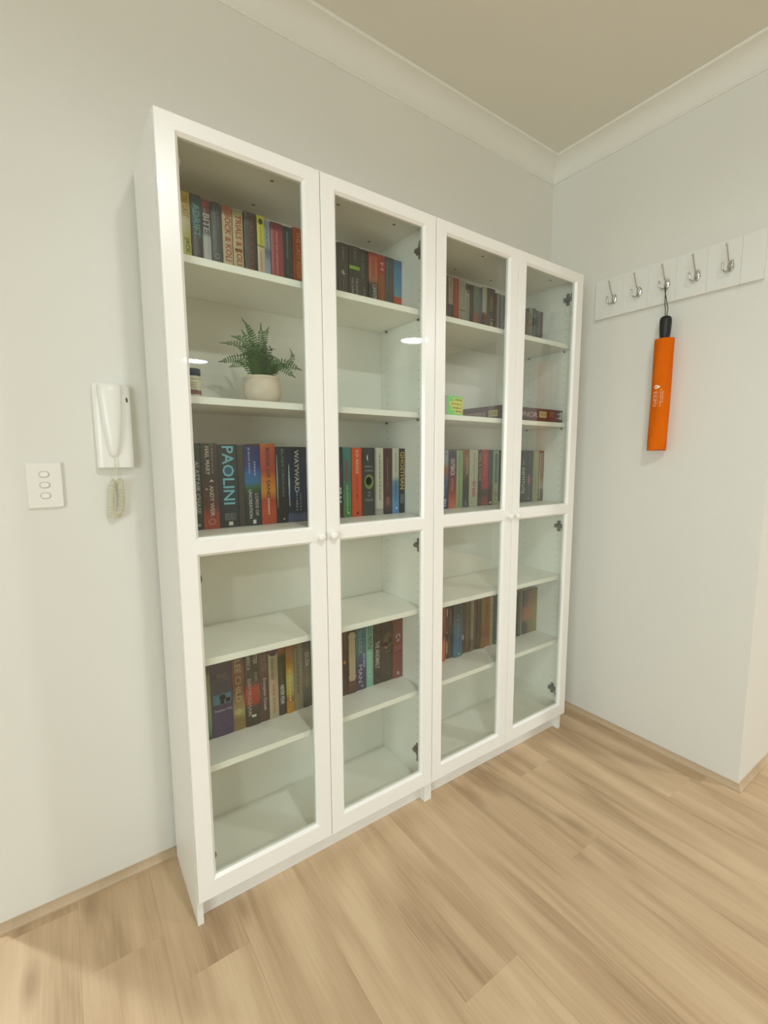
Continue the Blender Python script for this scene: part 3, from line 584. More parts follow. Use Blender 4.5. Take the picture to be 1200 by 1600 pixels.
K5 = 1.0
row([
 (.070, .0942, .268, [(0, '2a2a22'), (.05, '3c6c58'), (.2, '6c8c74'), (.5, '8c8a6c'), (.8, '7c7c54'), (.88, '3c3c24'), (1, '5c5c44')], [], [], 'mossy green and cream book, first on the low book shelf, against the door stile'),
 (.0948, .1548, .272, [(0, '35285c'), (.2, '332a60'), (.45, '252c4c'), (.6, '22304c'), (.75, '252444'), (1, '252848')], [('THE LAST', '6c5c5c', .77, .05, .5, 0, FLAT), ('HOURS', '4c4c6c', .715, .045, .7, 0, FLAT), ('Stephen Fisk', 'b4b0d0', .33, .035, .86, .05, FLAT), (4, '544c84', .1, .015, .3, 0, FLAT)], [('rect', '2c6c8c', 0, .475, .86, .13), ('disc', '3f9c84', .02, .49, .3, .08), ('disc', '8cc4c8', 0, .43, .2, .05), ('disc', 'a05c5c', .28, .45, .25, .06)], 'very thick deep purple book with a turquoise picture band'),
 (.1555, .1915, .264, [(0, '84713c'), (.15, '7c6638'), (.22, '9c9460'), (.35, '8c7848'), (.5, '6c4028'), (.8, '744830'), (1, '4a2c24')], [('LEE CHILD', 'b4a070', .66, .56, .5, -.02)], [('disc', 'b4ac74', -.05, .25, .6, .08)], 'brown and gold book with tan capitals, beside the thick purple book'),
 (.1922, .2368, .265, [(0, '26261e'), (.25, '2c2c24'), (.33, 'a02c20'), (.5, 'a83024'), (.58, '2f2f28'), (1, '2c2c24')], [('AMERICA', 'b0aca0', .88, .22, .28, -.24), ('AFTER', 'b0aca0', .92, .18, .28, .24), ('JOHN', '8c8c84', .66, .12, .26, .24), ('BIRMINGHAM', 'a89890', .40, .50, .26, -.22)], [('rect', 'd4d0c8', .05, .135, .3, .03)], 'black book with white capitals and a blazing red block'),
 (.2375, .2665, .262, [(0, '4a302e'), (.5, '4c3230'), (1, '5c4440')], [('TRUTH', '7c6c68', .82, .22, .6, 0), ('Scorpion Creek', 'c4b4b8', .38, .46, .42, .02)], [], 'maroon-brown book with white italic title on the low shelf'),
 (.267, .2975, .262, [(0, 'a89c80'), (.3, 'b4a084'), (.5, 'b09880'), (.8, 'a49c80'), (.9, 'a8a484'), (.93, '3c3038'), (1, '7c5c58')], [(10, '84745c', .7, .3, .5, 0), (9, 'a07c6c', .28, .4, .4, .05)], [('disc', '3c3038', 0, .915, .8, .07)], 'cream book with dark oval at its top, on the low book shelf'),
 (.298, .3235, .258, [(0, '2a2622'), (.4, '2c2a1c'), (.85, '33381c'), (.9, '7c4c24'), (1, '84502c')], [('NEVER FEAR', 'c8c8c0', .30, .28, .5, .0), (8, '585c40', .6, .3, .3, 0)], [], 'dark olive book with white capitals low on its spine and a tan top'),
 (.324, .3492, .256, [(0, 'a8781c'), (.15, 'a4741c'), (.2, '7c5018'), (.3, 'a89444'), (.5, 'aaa464'), (.65, 'b48c30'), (.8, '946434'), (1, '8c5c3c')], [(10, 'c4b060', .4, .5, .4, 0)], [], 'golden yellow book shading to brown, on the low book shelf'),
 (.3505, .3812, .256, [(0, '7c745c'), (.3, '888068'), (.6, '84806c'), (1, '706850')], [(14, '646048', .6, .7, .34, .0)], [('disc', '6c2c2c', -.2, .94, .3, .035)], 'stone-grey book with olive print and small red mark at the top'),
 (.3815, .4115, .254, [(0, '2c3030'), (.15, '4c5450'), (.4, '6c685c'), (.8, '54504a'), (1, '4c5050')], [('DUSK', 'b0aca0', .72, .22, .44, .0), (12, '8c7c54', .45, .3, .3, 0)], [], 'grey book darkening to its foot with outlined pale capitals'),
 (.412, .4185, .252, '332628', [], [], 'sliver of a dark plum book at the end of the row, against the door stile'),
], -.141, .4375, K5, 'books on the low shelf of the fern bookcase', .003)
row([
 (.520, .5438, .258, [(0, '2c1c20'), (.3, '3c201c'), (1, '442824')], [], [('rect', 'a87430', .05, .50, .4, .05)], 'dark maroon book with a small gold mark, first behind the second door, low shelf'),
 (.5445, .5788, .258, [(0, '4c2c28'), (.3, '542c2c'), (.6, '4a2824'), (1, '3c2824')], [(6, '8c6c60', .14, .02, .6, 0, FLAT)], [('spindle', 'b0a684', .0, .56, .86, .74)], 'maroon book with a long cream baluster-shaped plaque on the spine'),
 (.5795, .6225, .254, [(0, '2c2c4c'), (.3, '34305c'), (.5, '2f5474'), (.7, '2c6c7c'), (1, '2c5c74')], [('SHARK', '5c9ca0', .74, .38, .4, -.12), ('MAN', 'a4acc4', .26, .28, .36, -.12), (6, '9ca0c0', .46, .22, .24, .3)], [('disc', '8c9cb8', .05, .06, .26, .03)], 'teal-blue book with spaced pale capitals, shading to violet at the foot'),
 (.623, .6535, .252, [(0, '7cb4a8'), (.5, '84bcae'), (1, '6ca89c')], [('COLD PEOPLE', '204c44', .80, .40, .56, .0), (9, 'a8d0c4', .35, .4, .25, 0)], [], 'pale mint book with dark green capitals'),
 (.6545, .6862, .250, [(0, '1c2420'), (.6, '26201c'), (1, '3c2824')], [('THE ANOMALY', 'bcb8ac', .48, .44, .56, -.02)], [('mountain', '8c8c4c', .05, .06, .12, .05)], 'black book with distressed white capitals, beside the pale mint book'),
 (.6868, .7355, .250, [(0, '26201a'), (.55, '2c2018'), (1, '241c18')], [(5, '8c7c60', .50, .02, .5, .05, FLAT)], [('disc', '54482c', .1, .68, .8, .24), ('disc', 'a8805c', -.08, .60, .3, .12), ('disc', '6c6038', .26, .66, .26, .12)], 'wide black-brown book with a dim candlelit face'),
 (.7370, .7818, .262, [(0, '6c2820'), (.5, '70261e'), (.8, '74321c'), (1, '6c2420')], [(7, 'a08080', .5, .02, .66, 0, FLAT), (7, 'a08080', .465, .02, .74, 0, FLAT)], [('trefoil', 'b08c90', .02, .65, .5, .14), ('rect', 'a8988c', .02, .075, .24, .055)], 'brick red book with a round three-part emblem, beside the side panel'),
], -.146, .4375, K5, 'books on the low shelf of the fern bookcase, second door', .004)
row([
 (.974, 1.001, .232, [(0, 'b4582c'), (.35, 'b45a30'), (.45, '5c1c2c'), (.6, '8c3020'), (1, 'a04028')], [(8, '6c2030', .5, .3, .4, 0)], [], 'orange book with dark red middle, first on the low shelf beside the hooks'),
 (1.0055, 1.0235, .229, [(0, '2c2a20'), (.4, '3c2428'), (1, '33281e')], [], [('rect', 'a89874', .12, .3, .34, .4), ('rect', '9c3a40', .12, .4, .34, .16), ('rect', 'a89874', .12, .86, .34, .14)], 'dark book with cream and red strip down its spine, beside the blue book'),
 (1.024, 1.041, .229, [(0, '2a2c24'), (1, '302c24')], [], [('rect', '8c7c5c', .05, .75, .16, .3)], 'dark book with short tan streak, next to the blue book'),
 (1.0455, 1.0945, .228, [(0, '235c70'), (.08, '24708c'), (.25, '1f5c88'), (.6, '2c5c74'), (.8, '254c54'), (1, '22384c')], [('JAWS' and 9, '4c8098', .5, .6, .3, 0)], [('disc', '7cb4b0', .1, .045, .3, .04)], 'broad deep blue book on the low shelf beside the hooks'),
 (1.095, 1.1185, .224, [(0, '33241e'), (1, '28241c')], [], [('disc', 'a8a4a8', -.1, .32, .5, .1)], 'dark brown book with a white oval, beside the broad blue book'),
 (1.1195, 1.147, .224, [(0, '4c3c34'), (1, '54503c')], [], [('rect', '74644c', -.15, .35, .2, .65)], 'drab brown-grey book, fourth of the dark ones after the blue book'),
 (1.1475, 1.1645, .226, [(0, '6c6054'), (.2, '54483c'), (.25, '807464'), (1, '84786c')], [], [], 'thin light grey book among the dark brown ones on the low shelf'),
 (1.1655, 1.1855, .224, [(0, '33281e'), (1, '44302c')], [], [], 'dark reddish brown book beside the thin light grey one'),
 (1.186, 1.2055, .224, [(0, '362820'), (1, '3c2a22')], [(10, '5c4c40', .5, .7, .2, 0)], [], 'very dark brown book beside the olive one'),
 (1.2065, 1.2305, .220, [(0, '6c5020'), (.3, '5c3c1c'), (.6, '645c30'), (1, '6c6430')], [], [], 'olive brown book beside the rust orange one, low shelf'),
 (1.231, 1.2635, .220, [(0, '8c5c20'), (.2, '84401c'), (1, '884420')], [(10, '6c3018', .5, .7, .3, 0)], [], 'rust orange book on the low shelf of the bookcase beside the hooks'),
 (1.2645, 1.285, .220, [(0, '848050'), (1, '8c8454')], [(8, '645c30', .5, .7, .4, 0)], [], 'thin cream-olive book beside the rust orange one'),
 (1.2865, 1.305, .220, '2a2a34', [], [], 'dark navy book at the end of the low row, against the door stile'),
], -.138, .4375, K5, 'books on the low shelf of the bookcase beside the hooks', .006)
row([
 (1.421, 1.4455, .216, [(0, '3c3c30'), (.5, '44343c'), (1, '4c3c34')], [], [], 'dark purple-brown book, first behind the last door on the low shelf'),
 (1.446, 1.4625, .216, [(0, '3a4230'), (.5, '4c4028'), (1, '3c3c30')], [(7, '645c44', .6, .6, .3, 0)], [], 'dark olive-brown book, second behind the last door on the low shelf'),
 (1.464, 1.4805, .214, [(0, '80846c'), (.4, '847c5c'), (1, '6c6450')], [], [], 'thin cream book beside the sunset-coloured one'),
 (1.482, 1.516, .212, [(0, '40402e'), (.25, '4a4434'), (.33, 'a06a3a'), (.55, 'a05a38'), (.65, '6c3c48'), (.8, '44403c'), (1, '5c4428')], [], [('disc', '2c3428', -.2, .2, .5, .15)], 'sunset-coloured book with dark tree shapes, on the low shelf'),
 (1.5165, 1.5505, .212, [(0, '7a6c44'), (.3, '846844'), (.4, 'a47444'), (.6, '94603c'), (1, '6c5030')], [], [], 'tan orange book between the sunset one and the yellow one'),
 (1.551, 1.5825, .210, [(0, '8c8440'), (.5, '90843f'), (1, '7c6c30')], [], [], 'mustard yellow book, last on the low shelf against the side panel'),
], -.138, .4375, K5, 'books on the low shelf behind the last door', .004)

# ------------------------------------------------------------------ potted fern
def fern():
    px, py, pz = .262, -.190, 1.4115
    t = thing('potted_fern', 'small green fern in a squat cream pot on the second shelf', 'plant', (px, py, pz))
    bm = bmesh.new()
    lathe(bm, [(.030, 0), (.040, .003), (.048, .014), (.0525, .030), (.0515, .048), (.0475, .060), (.0455, .0645), (.0475, .067), (.0485, .0705), (.0475, .0735), (.0445, .0735), (.043, .068), (.0425, .060)], 40, cap=False)
    bm2 = bmesh.new(); merge(bm, bm2)
    obj('pot', bm, mat('pink_cream_glaze', (.66, .56, .47), .42), t, smooth=True)
    bm = bmesh.new(); lathe(bm, [(.0422, .0585), (.0422, .0625), (.02, .065), (0, .066)], 24); obj('soil', bm, mat('soil', (.03, .02, .012), .9), t)
    leaf = [noise_mat('fern_green_%d' % q, c1, c2, .5, 90) for q, (c1, c2) in enumerate((((.022, .080, .016), (.050, .145, .030)), ((.040, .115, .035), (.07, .17, .06)), ((.010, .042, .010), (.030, .09, .018))))]
    r = random.Random(5)
    # tips: (dx, dy, dz above the rim), measured from the photograph, then filling fronds
    tips = [(-.055, -.01, .150, .02), (-.048, .02, .128, .0), (-.028, .04, .150, .0), (.004, .01, .150, -.02), (.036, .03, .150, .02), (.088, .0, .085, .05), (.112, -.02, .028, .02),
            (-.118, .0, .028, .02), (-.100, -.03, .012, .02), (-.105, .03, .085, .03), (-.080, .01, .103, .03), (.060, .06, .062, .03),
            (.080, -.045, .000, .03), (.045, -.055, .018, .03), (.0, -.055, .045, .03), (-.045, -.05, .030, .03), (-.07, -.03, .045, .03), (.03, -.03, .075, .03), (-.02, -.02, .085, .03),
            (.02, .05, .085, .03), (-.05, .055, .060, .03), (.06, .015, .055, .03), (-.03, .015, .098, .02), (.012, -.01, .098, .02), (.09, .03, .035, .03), (-.06, .0, .075, .03)]
    for q, (dx, dy, dz, bow) in enumerate(tips):
        base = Vector((dx * .12 + r.uniform(-.008, .008), dy * .12 + r.uniform(-.008, .008), .0655)); tip = Vector((dx, dy, .0735 + dz))
        mid = (base + tip) / 2 + Vector((dx * -.12, dy * -.12, .02 + bow * .6))
        if q == 5: cur = [base, Vector((.035, 0, .100)), Vector((.075, 0, .118)), Vector((.092, 0, .140)), Vector((.084, 0, .163))]
        else: cur = [base, mid, tip]
        P = spline(cur, 14 if len(cur) == 3 else 8); n = len(P)
        bm = bmesh.new(); tube(bm, P, [.0011 * (1 - .75 * k / n) + .0002 for k in range(n)], 4)
        Lf = (tip - base).length
        side0 = Vector((r.uniform(-1, 1), r.uniform(-1, 1), 0))
        fdir = (tip - base).normalized(); view = Vector((.5, .8, -.1)); side = fdir.cross(view).normalized()
        side = (side + Vector((r.uniform(-.35, .35), r.uniform(-.5, .5), r.uniform(-.2, .2)))).normalized()
        D = [0.0]
        for k in range(1, n): D.append(D[-1] + (P[k] - P[k-1]).length)
        at = D[-1] * .10
        while at < D[-1] - .002:
            k = max(i_ for i_ in range(n - 1) if D[i_] <= at); u = (at - D[k]) / (D[k+1] - D[k]); f = at / D[-1]
            p0 = P[k] + (P[k+1] - P[k]) * u; T = (P[k+1] - P[k]).normalized()
            S = (side - T * side.dot(T)).normalized()
            ll = .0145 * math.sin(PI * min(1, .22 + f * .78)) ** .8 + .0012
            if f > .86: ll *= .6
            for sg in (-1, 1):
                d = (S * sg + T * .30 + Vector((0, 0, r.uniform(-.2, .02)))).normalized(); wv = T * .0021
                e = p0 + d * ll; up_ = Vector((0, 0, .0006))
                va = [bm.verts.new(x) for x in (p0 - T * .0005, p0 + d * ll * .45 - wv + up_, p0 + d * ll * .8 - wv * .8 + up_, e, p0 + d * ll * .8 + wv * .8 + up_, p0 + d * ll * .45 + wv + up_, p0 + T * .0005)]; bm.faces.new(va)
            at += .0066 if f < .8 else .0046
        obj('frond', bm, leaf[q % 3 if q > 11 else (1 if q in (2, 4, 1) else 0)], t)
fern()

# ------------------------------------------------------------------ small bottle on the same shelf
t = thing('bottle', 'small clear bottle with navy lid and cream label near the fern', 'bottle', (.079, -.20, 1.4113))
bm = bmesh.new(); lathe(bm, [(0, 0), (.0150, 0), (.0165, .002), (.0165, .052), (.0150, .056), (.0135, .058)], 28, cap=False); obj('body', bm, mat('clear_plastic', (.72, .70, .62), .15), t, smooth=40)
bm = bmesh.new(); lathe(bm, [(.01675, .010), (.01675, .050)], 28, cap=False); lb = obj('paper_label', bm, ramp_mat('label_print', [(0, '8a5c58'), (.24, '7c4a4c'), (.27, 'a8a590'), (.33, 'c4c0a8'), (.9, 'cac6b0'), (1, '8c8c84')], .5, 1.1), t, smooth=40)
bm = bmesh.new(); lathe(bm, [(.0160, .0585), (.0165, .060), (.0165, .074), (.0150, .0755), (0, .0755)], 28); obj('lid', bm, mat('navy_lid', (.05, .065, .12), .35), t, smooth=40)
def wrap(name, shape, cx, cz, w_, h_, R, m, parent, facing=-PI/2 - .45):
    vs, fs = shape; me = bpy.data.meshes.new(name)
    me.from_pydata([(R * math.cos(facing + (cx + a * w_) / R), R * math.sin(facing + (cx + a * w_) / R), cz + b * h_) for a, b in vs], [], fs); return obj(name, me, m, parent)
for q in range(5): wrap('small_print', dashes(9, 50 + q), 0, .040 - q * .0045, .020, .003, .01695, mat('ink', '8c8a78', .5), t)
wrap('label_ring', ([(math.cos(2*PI*q/16) * .5, math.sin(2*PI*q/16) * .5) for q in range(16)], [tuple(range(16))]), .006, .017, .010, .010, .01695, mat('ink', '5c3438', .5), t)

# ------------------------------------------------------------------ card box and big game box
t = thing('card_box', 'small bright green box with black print on yellow stripes, standing on the shelf', 'box', (.928, -.232, 1.4113), math.radians(4))
bm = bmesh.new(); box(bm, -.0405, .0405, -.026, .004, 0, .0665, .001); obj('carton', bm, mat('card_green', (.16, .62, .12), .45), t)
bm = bmesh.new(); box(bm, -.0411, -.0407, -.0255, .0035, .001, .0655); obj('side_print', bm, mat('card_white', (.78, .80, .74), .5), t)
bm = bmesh.new(); box(bm, -.0415, -.0412, -.013, -.003, .010, .056); obj('side_stripe', bm, DARK, t)
for q, (s, wd_) in enumerate((('Some', .034), ('problems', .052), ('in all your', .060), ('lives', .038))):
    zc = .012 + q * .0135; xr = .034
    bm = bmesh.new(); box(bm, xr - wd_ - .003, xr + .003, -.0266, -.0262, zc - .0070, zc + .0070); obj('yellow_stripe', bm, mat('card_yellow', (.72, .66, .06), .45), t)
    lettering('title', text_shape(s, .02), wd_ * .92, .0095, (xr - wd_ / 2, -.0269, zc), *FLIP, mat('ink', '2c2c04', .5), t)

t = thing('game_box', 'wide flat dark game box lying on the second shelf behind two doors', 'box', (1.172, -.2545, 1.4113))
gw, gd, gh = .386, .232, .0525
bm = bmesh.new(); box(bm, .0012, gw - .0012, .0012, gd - .0012, 0, gh * .30, .0005); obj('tray', bm, mat('box_black', (.03, .026, .032), .5), t)
bm = bmesh.new(); box(bm, 0, gw, 0, gd, gh * .04, gh, .001); lid = obj('lid', bm, noise_mat('box_plum', (.045, .022, .030), (.075, .028, .036), .4, 18), t)
LS = ((0, -1, 0), (0, 0, 1))      # along the left side, reading towards the front
TITLE = 'DISHONOR'
bm = bmesh.new(); box(bm, -.0004, -.0001, .085, .222, .003, .030); obj('side_print', bm, mat('print_dusty_pink', (.36, .24, .23), .5), t)
lettering('title', text_shape(TITLE, .02), .125, .021, (-.0005, .153, .0165), *LS, mat('ink', (.12, .05, .05), .5), t)
def badge(M_, parent):
    bm = bmesh.new(); box(bm, -.024, .024, -.0004, -.0001, -.0125, .0125, .0)
    bmesh.ops.transform(bm, matrix=M_, verts=bm.verts); obj('badge', bm, mat('badge_tan', (.46, .38, .18), .5), parent)
    bm = bmesh.new()
    for q in range(5): box(bm, -.018 + q * .008, -.013 + q * .008, -.0007, -.0005, -.006, .007)
    bmesh.ops.transform(bm, matrix=M_, verts=bm.verts); obj('badge_print', bm, mat('badge_ink', (.27, .21, .08), .5), parent)
badge(Matrix.Translation((-.0001, .043, .0235)) @ Matrix.Rotation(-PI / 2, 4, 'Z'), t)
# front
lettering('title', text_shape(TITLE, .02), .20, .022, (.118, -.0005, .026), *FLAT, mat('ink', (.42, .28, .30), .5), t)
badge(Matrix.Translation((.253, 0, .029)), t)
bm = bmesh.new(); box(bm, .288, .342, -.0004, -.0001, .004, .050); obj('red_panel', bm, mat('print_red', (.17, .025, .02), .45), t)
for q, s in enumerate(('STAR', 'CTLS')): lettering('title', text_shape(s, .01), .030, .0085, (.313, -.0006, .0385 - q * .012), *FLAT, mat('ink', (.33, .24, .20), .5), t)
bm = bmesh.new()
for q in range(2):
    for p in range(2):
        lathe(bm, [(.0036, 0), (.0036, .0003)], 14, Matrix.Translation((.349 + p * .0095, -.0003, .018 + q * .017)) @ Matrix.Rotation(PI / 2, 4, 'X'))
obj('rating_dots', bm, mat('print_lilac', (.42, .38, .46), .5), t, kind='stuff')
bm = bmesh.new(); box(bm, .3645, .3845, -.0004, -.0001, .014, .044); bc = obj('barcode_panel', bm, mat('print_white', (.60, .60, .54), .5), t)
bm = bmesh.new()
for q in range(9): box(bm, .3660 + q * .0019, .3669 + q * .0019, -.0006, -.0005, .017, .041)
obj('barcode', bm, mat('print_grey', (.25, .25, .24), .5), t, kind='stuff')

# ------------------------------------------------------------------ light switch
t = thing('light_switch', 'white wall switch plate with three rockers, below and beside the intercom', 'switch', (-.248, G, 1.1895))
def rrect(w_, h_, r, n=5):
    return [(sx * (w_/2 - r) + r * math.cos(a0 + k * PI/2/n), sz * (h_/2 - r) + r * math.sin(a0 + k * PI/2/n)) for sx, sz, a0 in ((1, 1, 0), (-1, 1, PI/2), (-1, -1, PI), (1, -1, 3*PI/2)) for k in range(n+1)]
bm = bmesh.new(); a = rrect(.074, .1165, .003); b = rrect(.071, .1135, .003)
A = [bm.verts.new((x, 0, z)) for x, z in a]; B = [bm.verts.new((x, -.0075, z)) for x, z in a]; D = [bm.verts.new((x, -.0095, z)) for x, z in b]
n = len(a)
for q in range(n):
    r = (q + 1) % n; bm.faces.new((A[q], A[r], B[r], B[q])); bm.faces.new((B[q], B[r], D[r], D[q]))
bm.faces.new(A[::-1]); bm.faces.new(D); obj('plate', bm, PLASTIC, t)
for z in (.0285, .001, -.0265):
    bm = bmesh.new(); prism(bm, rrect(.0225, .0165, .0075), 'y', -.0104, -.0092); sr = obj('rocker_surround', bm, mat('switch_groove', (.58, .57, .48), .5), t)
    bm = bmesh.new(); P = rrect(.0185, .0128, .0058)
    A = [bm.verts.new((x, -.0100, z_)) for x, z_ in P]; B = [bm.verts.new((x * .9, -.0125 + z_ * .16, z_ * .9)) for x, z_ in P]
    for q in range(len(P)): r = (q + 1) % len(P); bm.faces.new((A[q], A[r], B[r], B[q]))
    bm.faces.new(A[::-1]); bm.faces.new(B); rk = obj('rocker', bm, PLASTIC, t); sr.location = rk.location = (0, 0, z)

# ------------------------------------------------------------------ intercom
IX, IZ = -.088, 1.3445
t = thing('intercom', 'white wall intercom handset with coiled cord, mounted beside the bookcase', 'intercom', (IX, G, IZ))
def loft(bm, rings, cap=True):
    R = [[bm.verts.new(p) for p in r] for r in rings]; n = len(R[0])
    for a, b in zip(R, R[1:]):
        for q in range(n): bm.faces.new((a[q], a[(q+1) % n], b[(q+1) % n], b[q]))
    if cap: bm.faces.new(R[0][::-1]); bm.faces.new(R[-1])
def arc_section(w_, dep, z, r=.006, crown=.006, y0=0):
    """wall-mounted section: flat back at y0, crowned front at y0-dep"""
    pts = [(-w_/2, y0, z)]
    m = 12
    for k in range(m + 1):
        u = -1 + 2 * k / m; e = max(0, (abs(u) - (1 - 2 * r / w_)) / (2 * r / w_)); yy = dep - crown * u * u - r * .8 * (1 - math.sqrt(max(0, 1 - min(1, e) ** 2)))
        pts.append((u * w_ / 2, y0 - yy, z))
    pts.append((w_/2, y0, z)); return pts
bm = bmesh.new()
loft(bm, [arc_section(.083, .030, -.1118), arc_section(.084, .033, -.1100), arc_section(.0845, .034, -.09), arc_section(.086, .030, .06), arc_section(.086, .026, .108), arc_section(.084, .022, .1125)])
obj('base', bm, PLASTIC, t, smooth=45)
bm = bmesh.new()
# seat: a shallow dark groove outline around the handset
hs = [(-.079, .023, .013), (-.074, .027, .017), (-.060, .030, .020), (-.03, .037, .023), (.01, .045, .025), (.05, .051, .026), (.09, .055, .026), (.1055, .0555, .025), (.1105, .053, .020)]
loft(bm, [[(x * 1.0 - .004, y, z) for x, y, z in arc_section(w_, d_, z, .006, .009, -.028 if z < .05 else -.024)] for z, w_, d_ in hs])
obj('handset', bm, PLASTIC, t, smooth=45)
bm = bmesh.new()
lathe(bm, [(.0028, 0), (.0028, .0050), (.0020, .0056), (0, .0056)], 16, Matrix.Translation((.0345, -.0205, .072)) @ Matrix.Rotation(PI / 2, 4, 'X') @ Matrix.Diagonal((1, 2.6, 1, 1)))
obj('indicator_button', bm, mat('button_grey', (.12, .12, .08), .4), t, smooth=40)
# cord: straight tail, then one long coil that hangs in a narrow loop
path_ = spline([(-.003, -.040, -.112), (.002, -.034, -.122), (.005, -.026, -.138), (.0075, -.020, -.160), (.008, -.020, -.185), (.006, -.020, -.210), (.001, -.020, -.232), (-.006, -.020, -.241), (-.014, -.020, -.246), (-.019, -.019, -.238), (-.0185, -.018, -.212), (-.0155, -.018, -.185), (-.0125, -.018, -.160), (-.009, -.018, -.140), (-.008, -.014, -.118)], 24)
acc = 0; pts = []; R_ = .0072; pitch = .0043; prev = path_[0]
fine = []
for a, b in zip(path_, path_[1:]):
    for k in range(4): fine.append(a + (b - a) * (k / 4))
tot = sum((b - a).length for a, b in zip(fine, fine[1:]))
for k in range(1, len(fine) - 1):
    p = fine[k]; acc += (fine[k] - fine[k-1]).length; T = (fine[k+1] - fine[k-1]).normalized()
    s1 = Vector((0, 1, 0)); n1 = (s1 - T * s1.dot(T)).normalized(); n2 = T.cross(n1)
    f = min(1, max(0, (acc - .030) / .008)) * min(1, max(0, (tot - acc - .022) / .008))
    steps = 1
    ph = 2 * PI * acc / pitch
    pts.append((p, n1, n2, ph, f))
out = []
for (p, n1, n2, ph, f), (p2, m1, m2, ph2, f2) in zip(pts, pts[1:]):
    ns = max(1, int((ph2 - ph) / (PI / 4)) + 1)
    for k in range(ns):
        u = k / ns; q = p + (p2 - p) * u; a = ph + (ph2 - ph) * u; rr = R_ * (f + (f2 - f) * u)
        out.append(q + (n1 * math.cos(a) + n2 * math.sin(a)) * rr)
bm = bmesh.new(); tube(bm, [Vector((-.004, -.040, -.080)), Vector((-.0035, -.0415, -.100))] + out, .00125, 6); obj('coiled_cord', bm, CORDM, t, smooth=True)

# ------------------------------------------------------------------ coat rack and umbrella
RB = W - .018   # front face of the board
t = thing('coat_rack', 'long white wall board with five chrome coat hooks beside the bookcase', 'coat rack', (W, -.248, 1.874))
cuts = [0, .128, .235, .343, .453, .563, .6325]
for a, b in zip(cuts, cuts[1:]):
    bm = bmesh.new(); box(bm, -.018, -.0003, -b + .0003, -a - .0003, 0, .164, .0010); obj('board_panel', bm, mat('rack_white', (.80, .80, .76), .45), t)
for hy in (.092, .201, .312, .422, .532):
    bm = bmesh.new(); R90 = Matrix.Rotation(-PI / 2, 4, 'Y')
    lathe(bm, [(.0115, 0), (.0115, .003), (.009, .0055), (.0055, .0075), (.005, .012), (0, .013)], 24, Matrix.Translation((-.0181, -hy, .070)) @ R90 @ Matrix.Diagonal((1.75, 1, 1, 1)))
    hk = obj('hook', bm, CHROME, t, smooth=50)
    def prong(pts, r0):
        bm = bmesh.new(); P = spline([(-.018 + a, -hy + b, .070 + c) for a, b, c in pts], 8); tube(bm, P, r0, 8)
        e = P[-1]; lathe(bm, [(0, -.0045), (.0032, -.0032), (.0045, 0), (.0032, .0032), (0, .0045)], 12, Matrix.Translation(e)); obj('prong', bm, CHROME, hk, smooth=60)
    prong([(-.008, 0, .006), (-.020, 0, .012), (-.030, 0, .026), (-.040, 0, .044), (-.050, 0, .062)], .0026)
    for s in (-1, 1):
        prong([(-.008, s * .002, -.006), (-.016, s * .006, -.018), (-.026, s * .0105, -.020), (-.033, s * .0145, -.010), (-.034, s * .016, .006)], .0028)

ux, uy, uz = 1.752, -.570, 1.294
t = thing('umbrella', 'closed orange umbrella with black handle hanging from the middle hook', 'umbrella', (ux, uy, uz))
bm = bmesh.new(); rings = []; r = random.Random(3); nn = 36; m_ = 26
for k in range(m_ + 1):
    f = k / m_; zz = .434 * f; ring = []
    for q in range(nn):
        a = 2 * PI * q / nn
        rad = .0335 + .0012 * math.sin(3 * a + 7 * f) + .0009 * math.sin(5 * a - 9 * f) + .0012 * math.sin(9 * f + a)
        if f > .97: rad *= .985
        ring.append((rad * math.cos(a) + .002 * math.sin(5 * f), rad * 1.05 * math.sin(a) - .0045 * f, zz + (.003 * math.sin(a * 2) if k in (0,) else 0)))
    rings.append(ring)
rings.append([(x * .84, y * .84, z + .001) for x, y, z in rings[-1]]); rings.append([(x * .6 , y * .6, z - .010) for x, y, z in rings[-1]])
loft(bm, rings); ORG = noise_mat('orange_nylon', (.80, .165, .001), (.66, .115, .001), .8, 14, .25, 60)
ORG.node_tree.nodes['Principled BSDF'].inputs['Specular IOR Level'].default_value = .15
obj('canopy_sleeve', bm, ORG, t, smooth=50)
bm = bmesh.new(); lathe(bm, [(.010, .420), (.0165, .438), (.0185, .446), (.0205, .470), (.0215, .490), (.0215, .507), (.019, .517), (.013, .5215), (0, .5225)], 28, Matrix.Translation((.0015, -.003, 0))); obj('handle', bm, mat('black_rubber', (.012, .012, .012), .5), t, smooth=60)
bm = bmesh.new()
hx = RB - .026 - ux; hyy = -.248 - .312 - uy; hz = 1.874 + .070 - .017 - uz
top = Vector((RB - .012 - ux, -.248 - .312 - uy, 1.874 + .070 - .016 - uz)); b0 = Vector((.0015, -.003, .521))
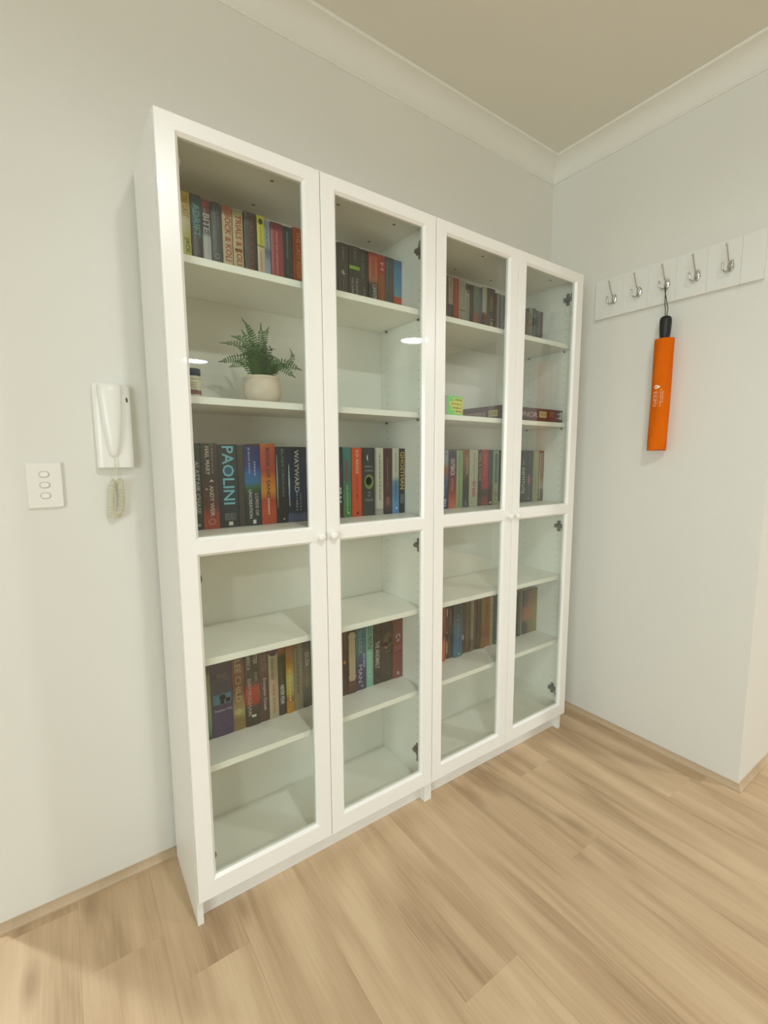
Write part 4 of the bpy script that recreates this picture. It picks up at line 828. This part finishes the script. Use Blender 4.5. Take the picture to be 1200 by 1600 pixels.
for s in (-1, 1):
    tube(bm, spline([b0 + Vector((0, s * .003, -.003)), b0 + Vector((0, s * .0045, .03)), (b0 + top) / 2 + Vector((0, s * .0035, 0)), top + Vector((s * .0045, s * .001, -.012)), top + Vector((s * .0042, 0, 0)), top + Vector((0, 0, .0042))], 6), .0014, 6)
obj('strap', bm, mat('black_cord', (.015, .015, .015), .7), t, smooth=True)
# printed logo on the sleeve, facing the room; reads upwards
face = math.radians(204)
def on_sleeve(name, shape, cu, cv, L_, Hh, m):
    vs, fs = shape; me = bpy.data.meshes.new(name); P = []
    for a, b in vs:
        zz = cv + a * L_; f = zz / .434; ang = face + (cu - b * Hh) / .0335
        rad = .0335 + .0012 * math.sin(3 * ang + 7 * f) + .0009 * math.sin(5 * ang - 9 * f) + .0012 * math.sin(9 * f + ang) + .0006
        P.append((rad * math.cos(ang) + .002 * math.sin(5 * f), rad * 1.05 * math.sin(ang) - .0045 * f, zz))
    me.from_pydata(P, [], fs); return obj(name, me, m, t)
INKW = mat('white_print', (.86, .60, .42), .5)
on_sleeve('title', text_shape('GESS', .0), -.0190, .2010, .060, .0125, INKW)
n = 20; drop = [(-.5 * math.cos(2*PI*q/n) * .9, -.5 * math.sin(2*PI*q/n) * .9) for q in range(n)]
outer = [(.5 * math.cos(u), .5 * math.sin(u) if math.sin(u) > -.3 else .5 * math.sin(u) * (1 + 1.6 * (-math.sin(u) - .3))) for u in [2*PI*q/n for q in range(n)]]
inner = [(.22 * math.cos(u), .22 * math.sin(u) + .05) for u in [2*PI*q/n for q in range(n)]]
on_sleeve('logo', (outer + inner, [(q, (q+1) % n, n + (q+1) % n, n + q) for q in range(n)]), -.0165, .2475, .0155, .0130, mat('white_print_bright', (.95, .80, .62), .5))
on_sleeve('small_print', dashes(13, 2), -.0085, .205, .050, .0028, mat('faint_print', (.80, .36, .14), .5))
on_sleeve('small_print', dashes(11, 3), .0000, .204, .066, .0032, INKW)
on_sleeve('small_print', dashes(9, 4), .0060, .208, .044, .0032, INKW)
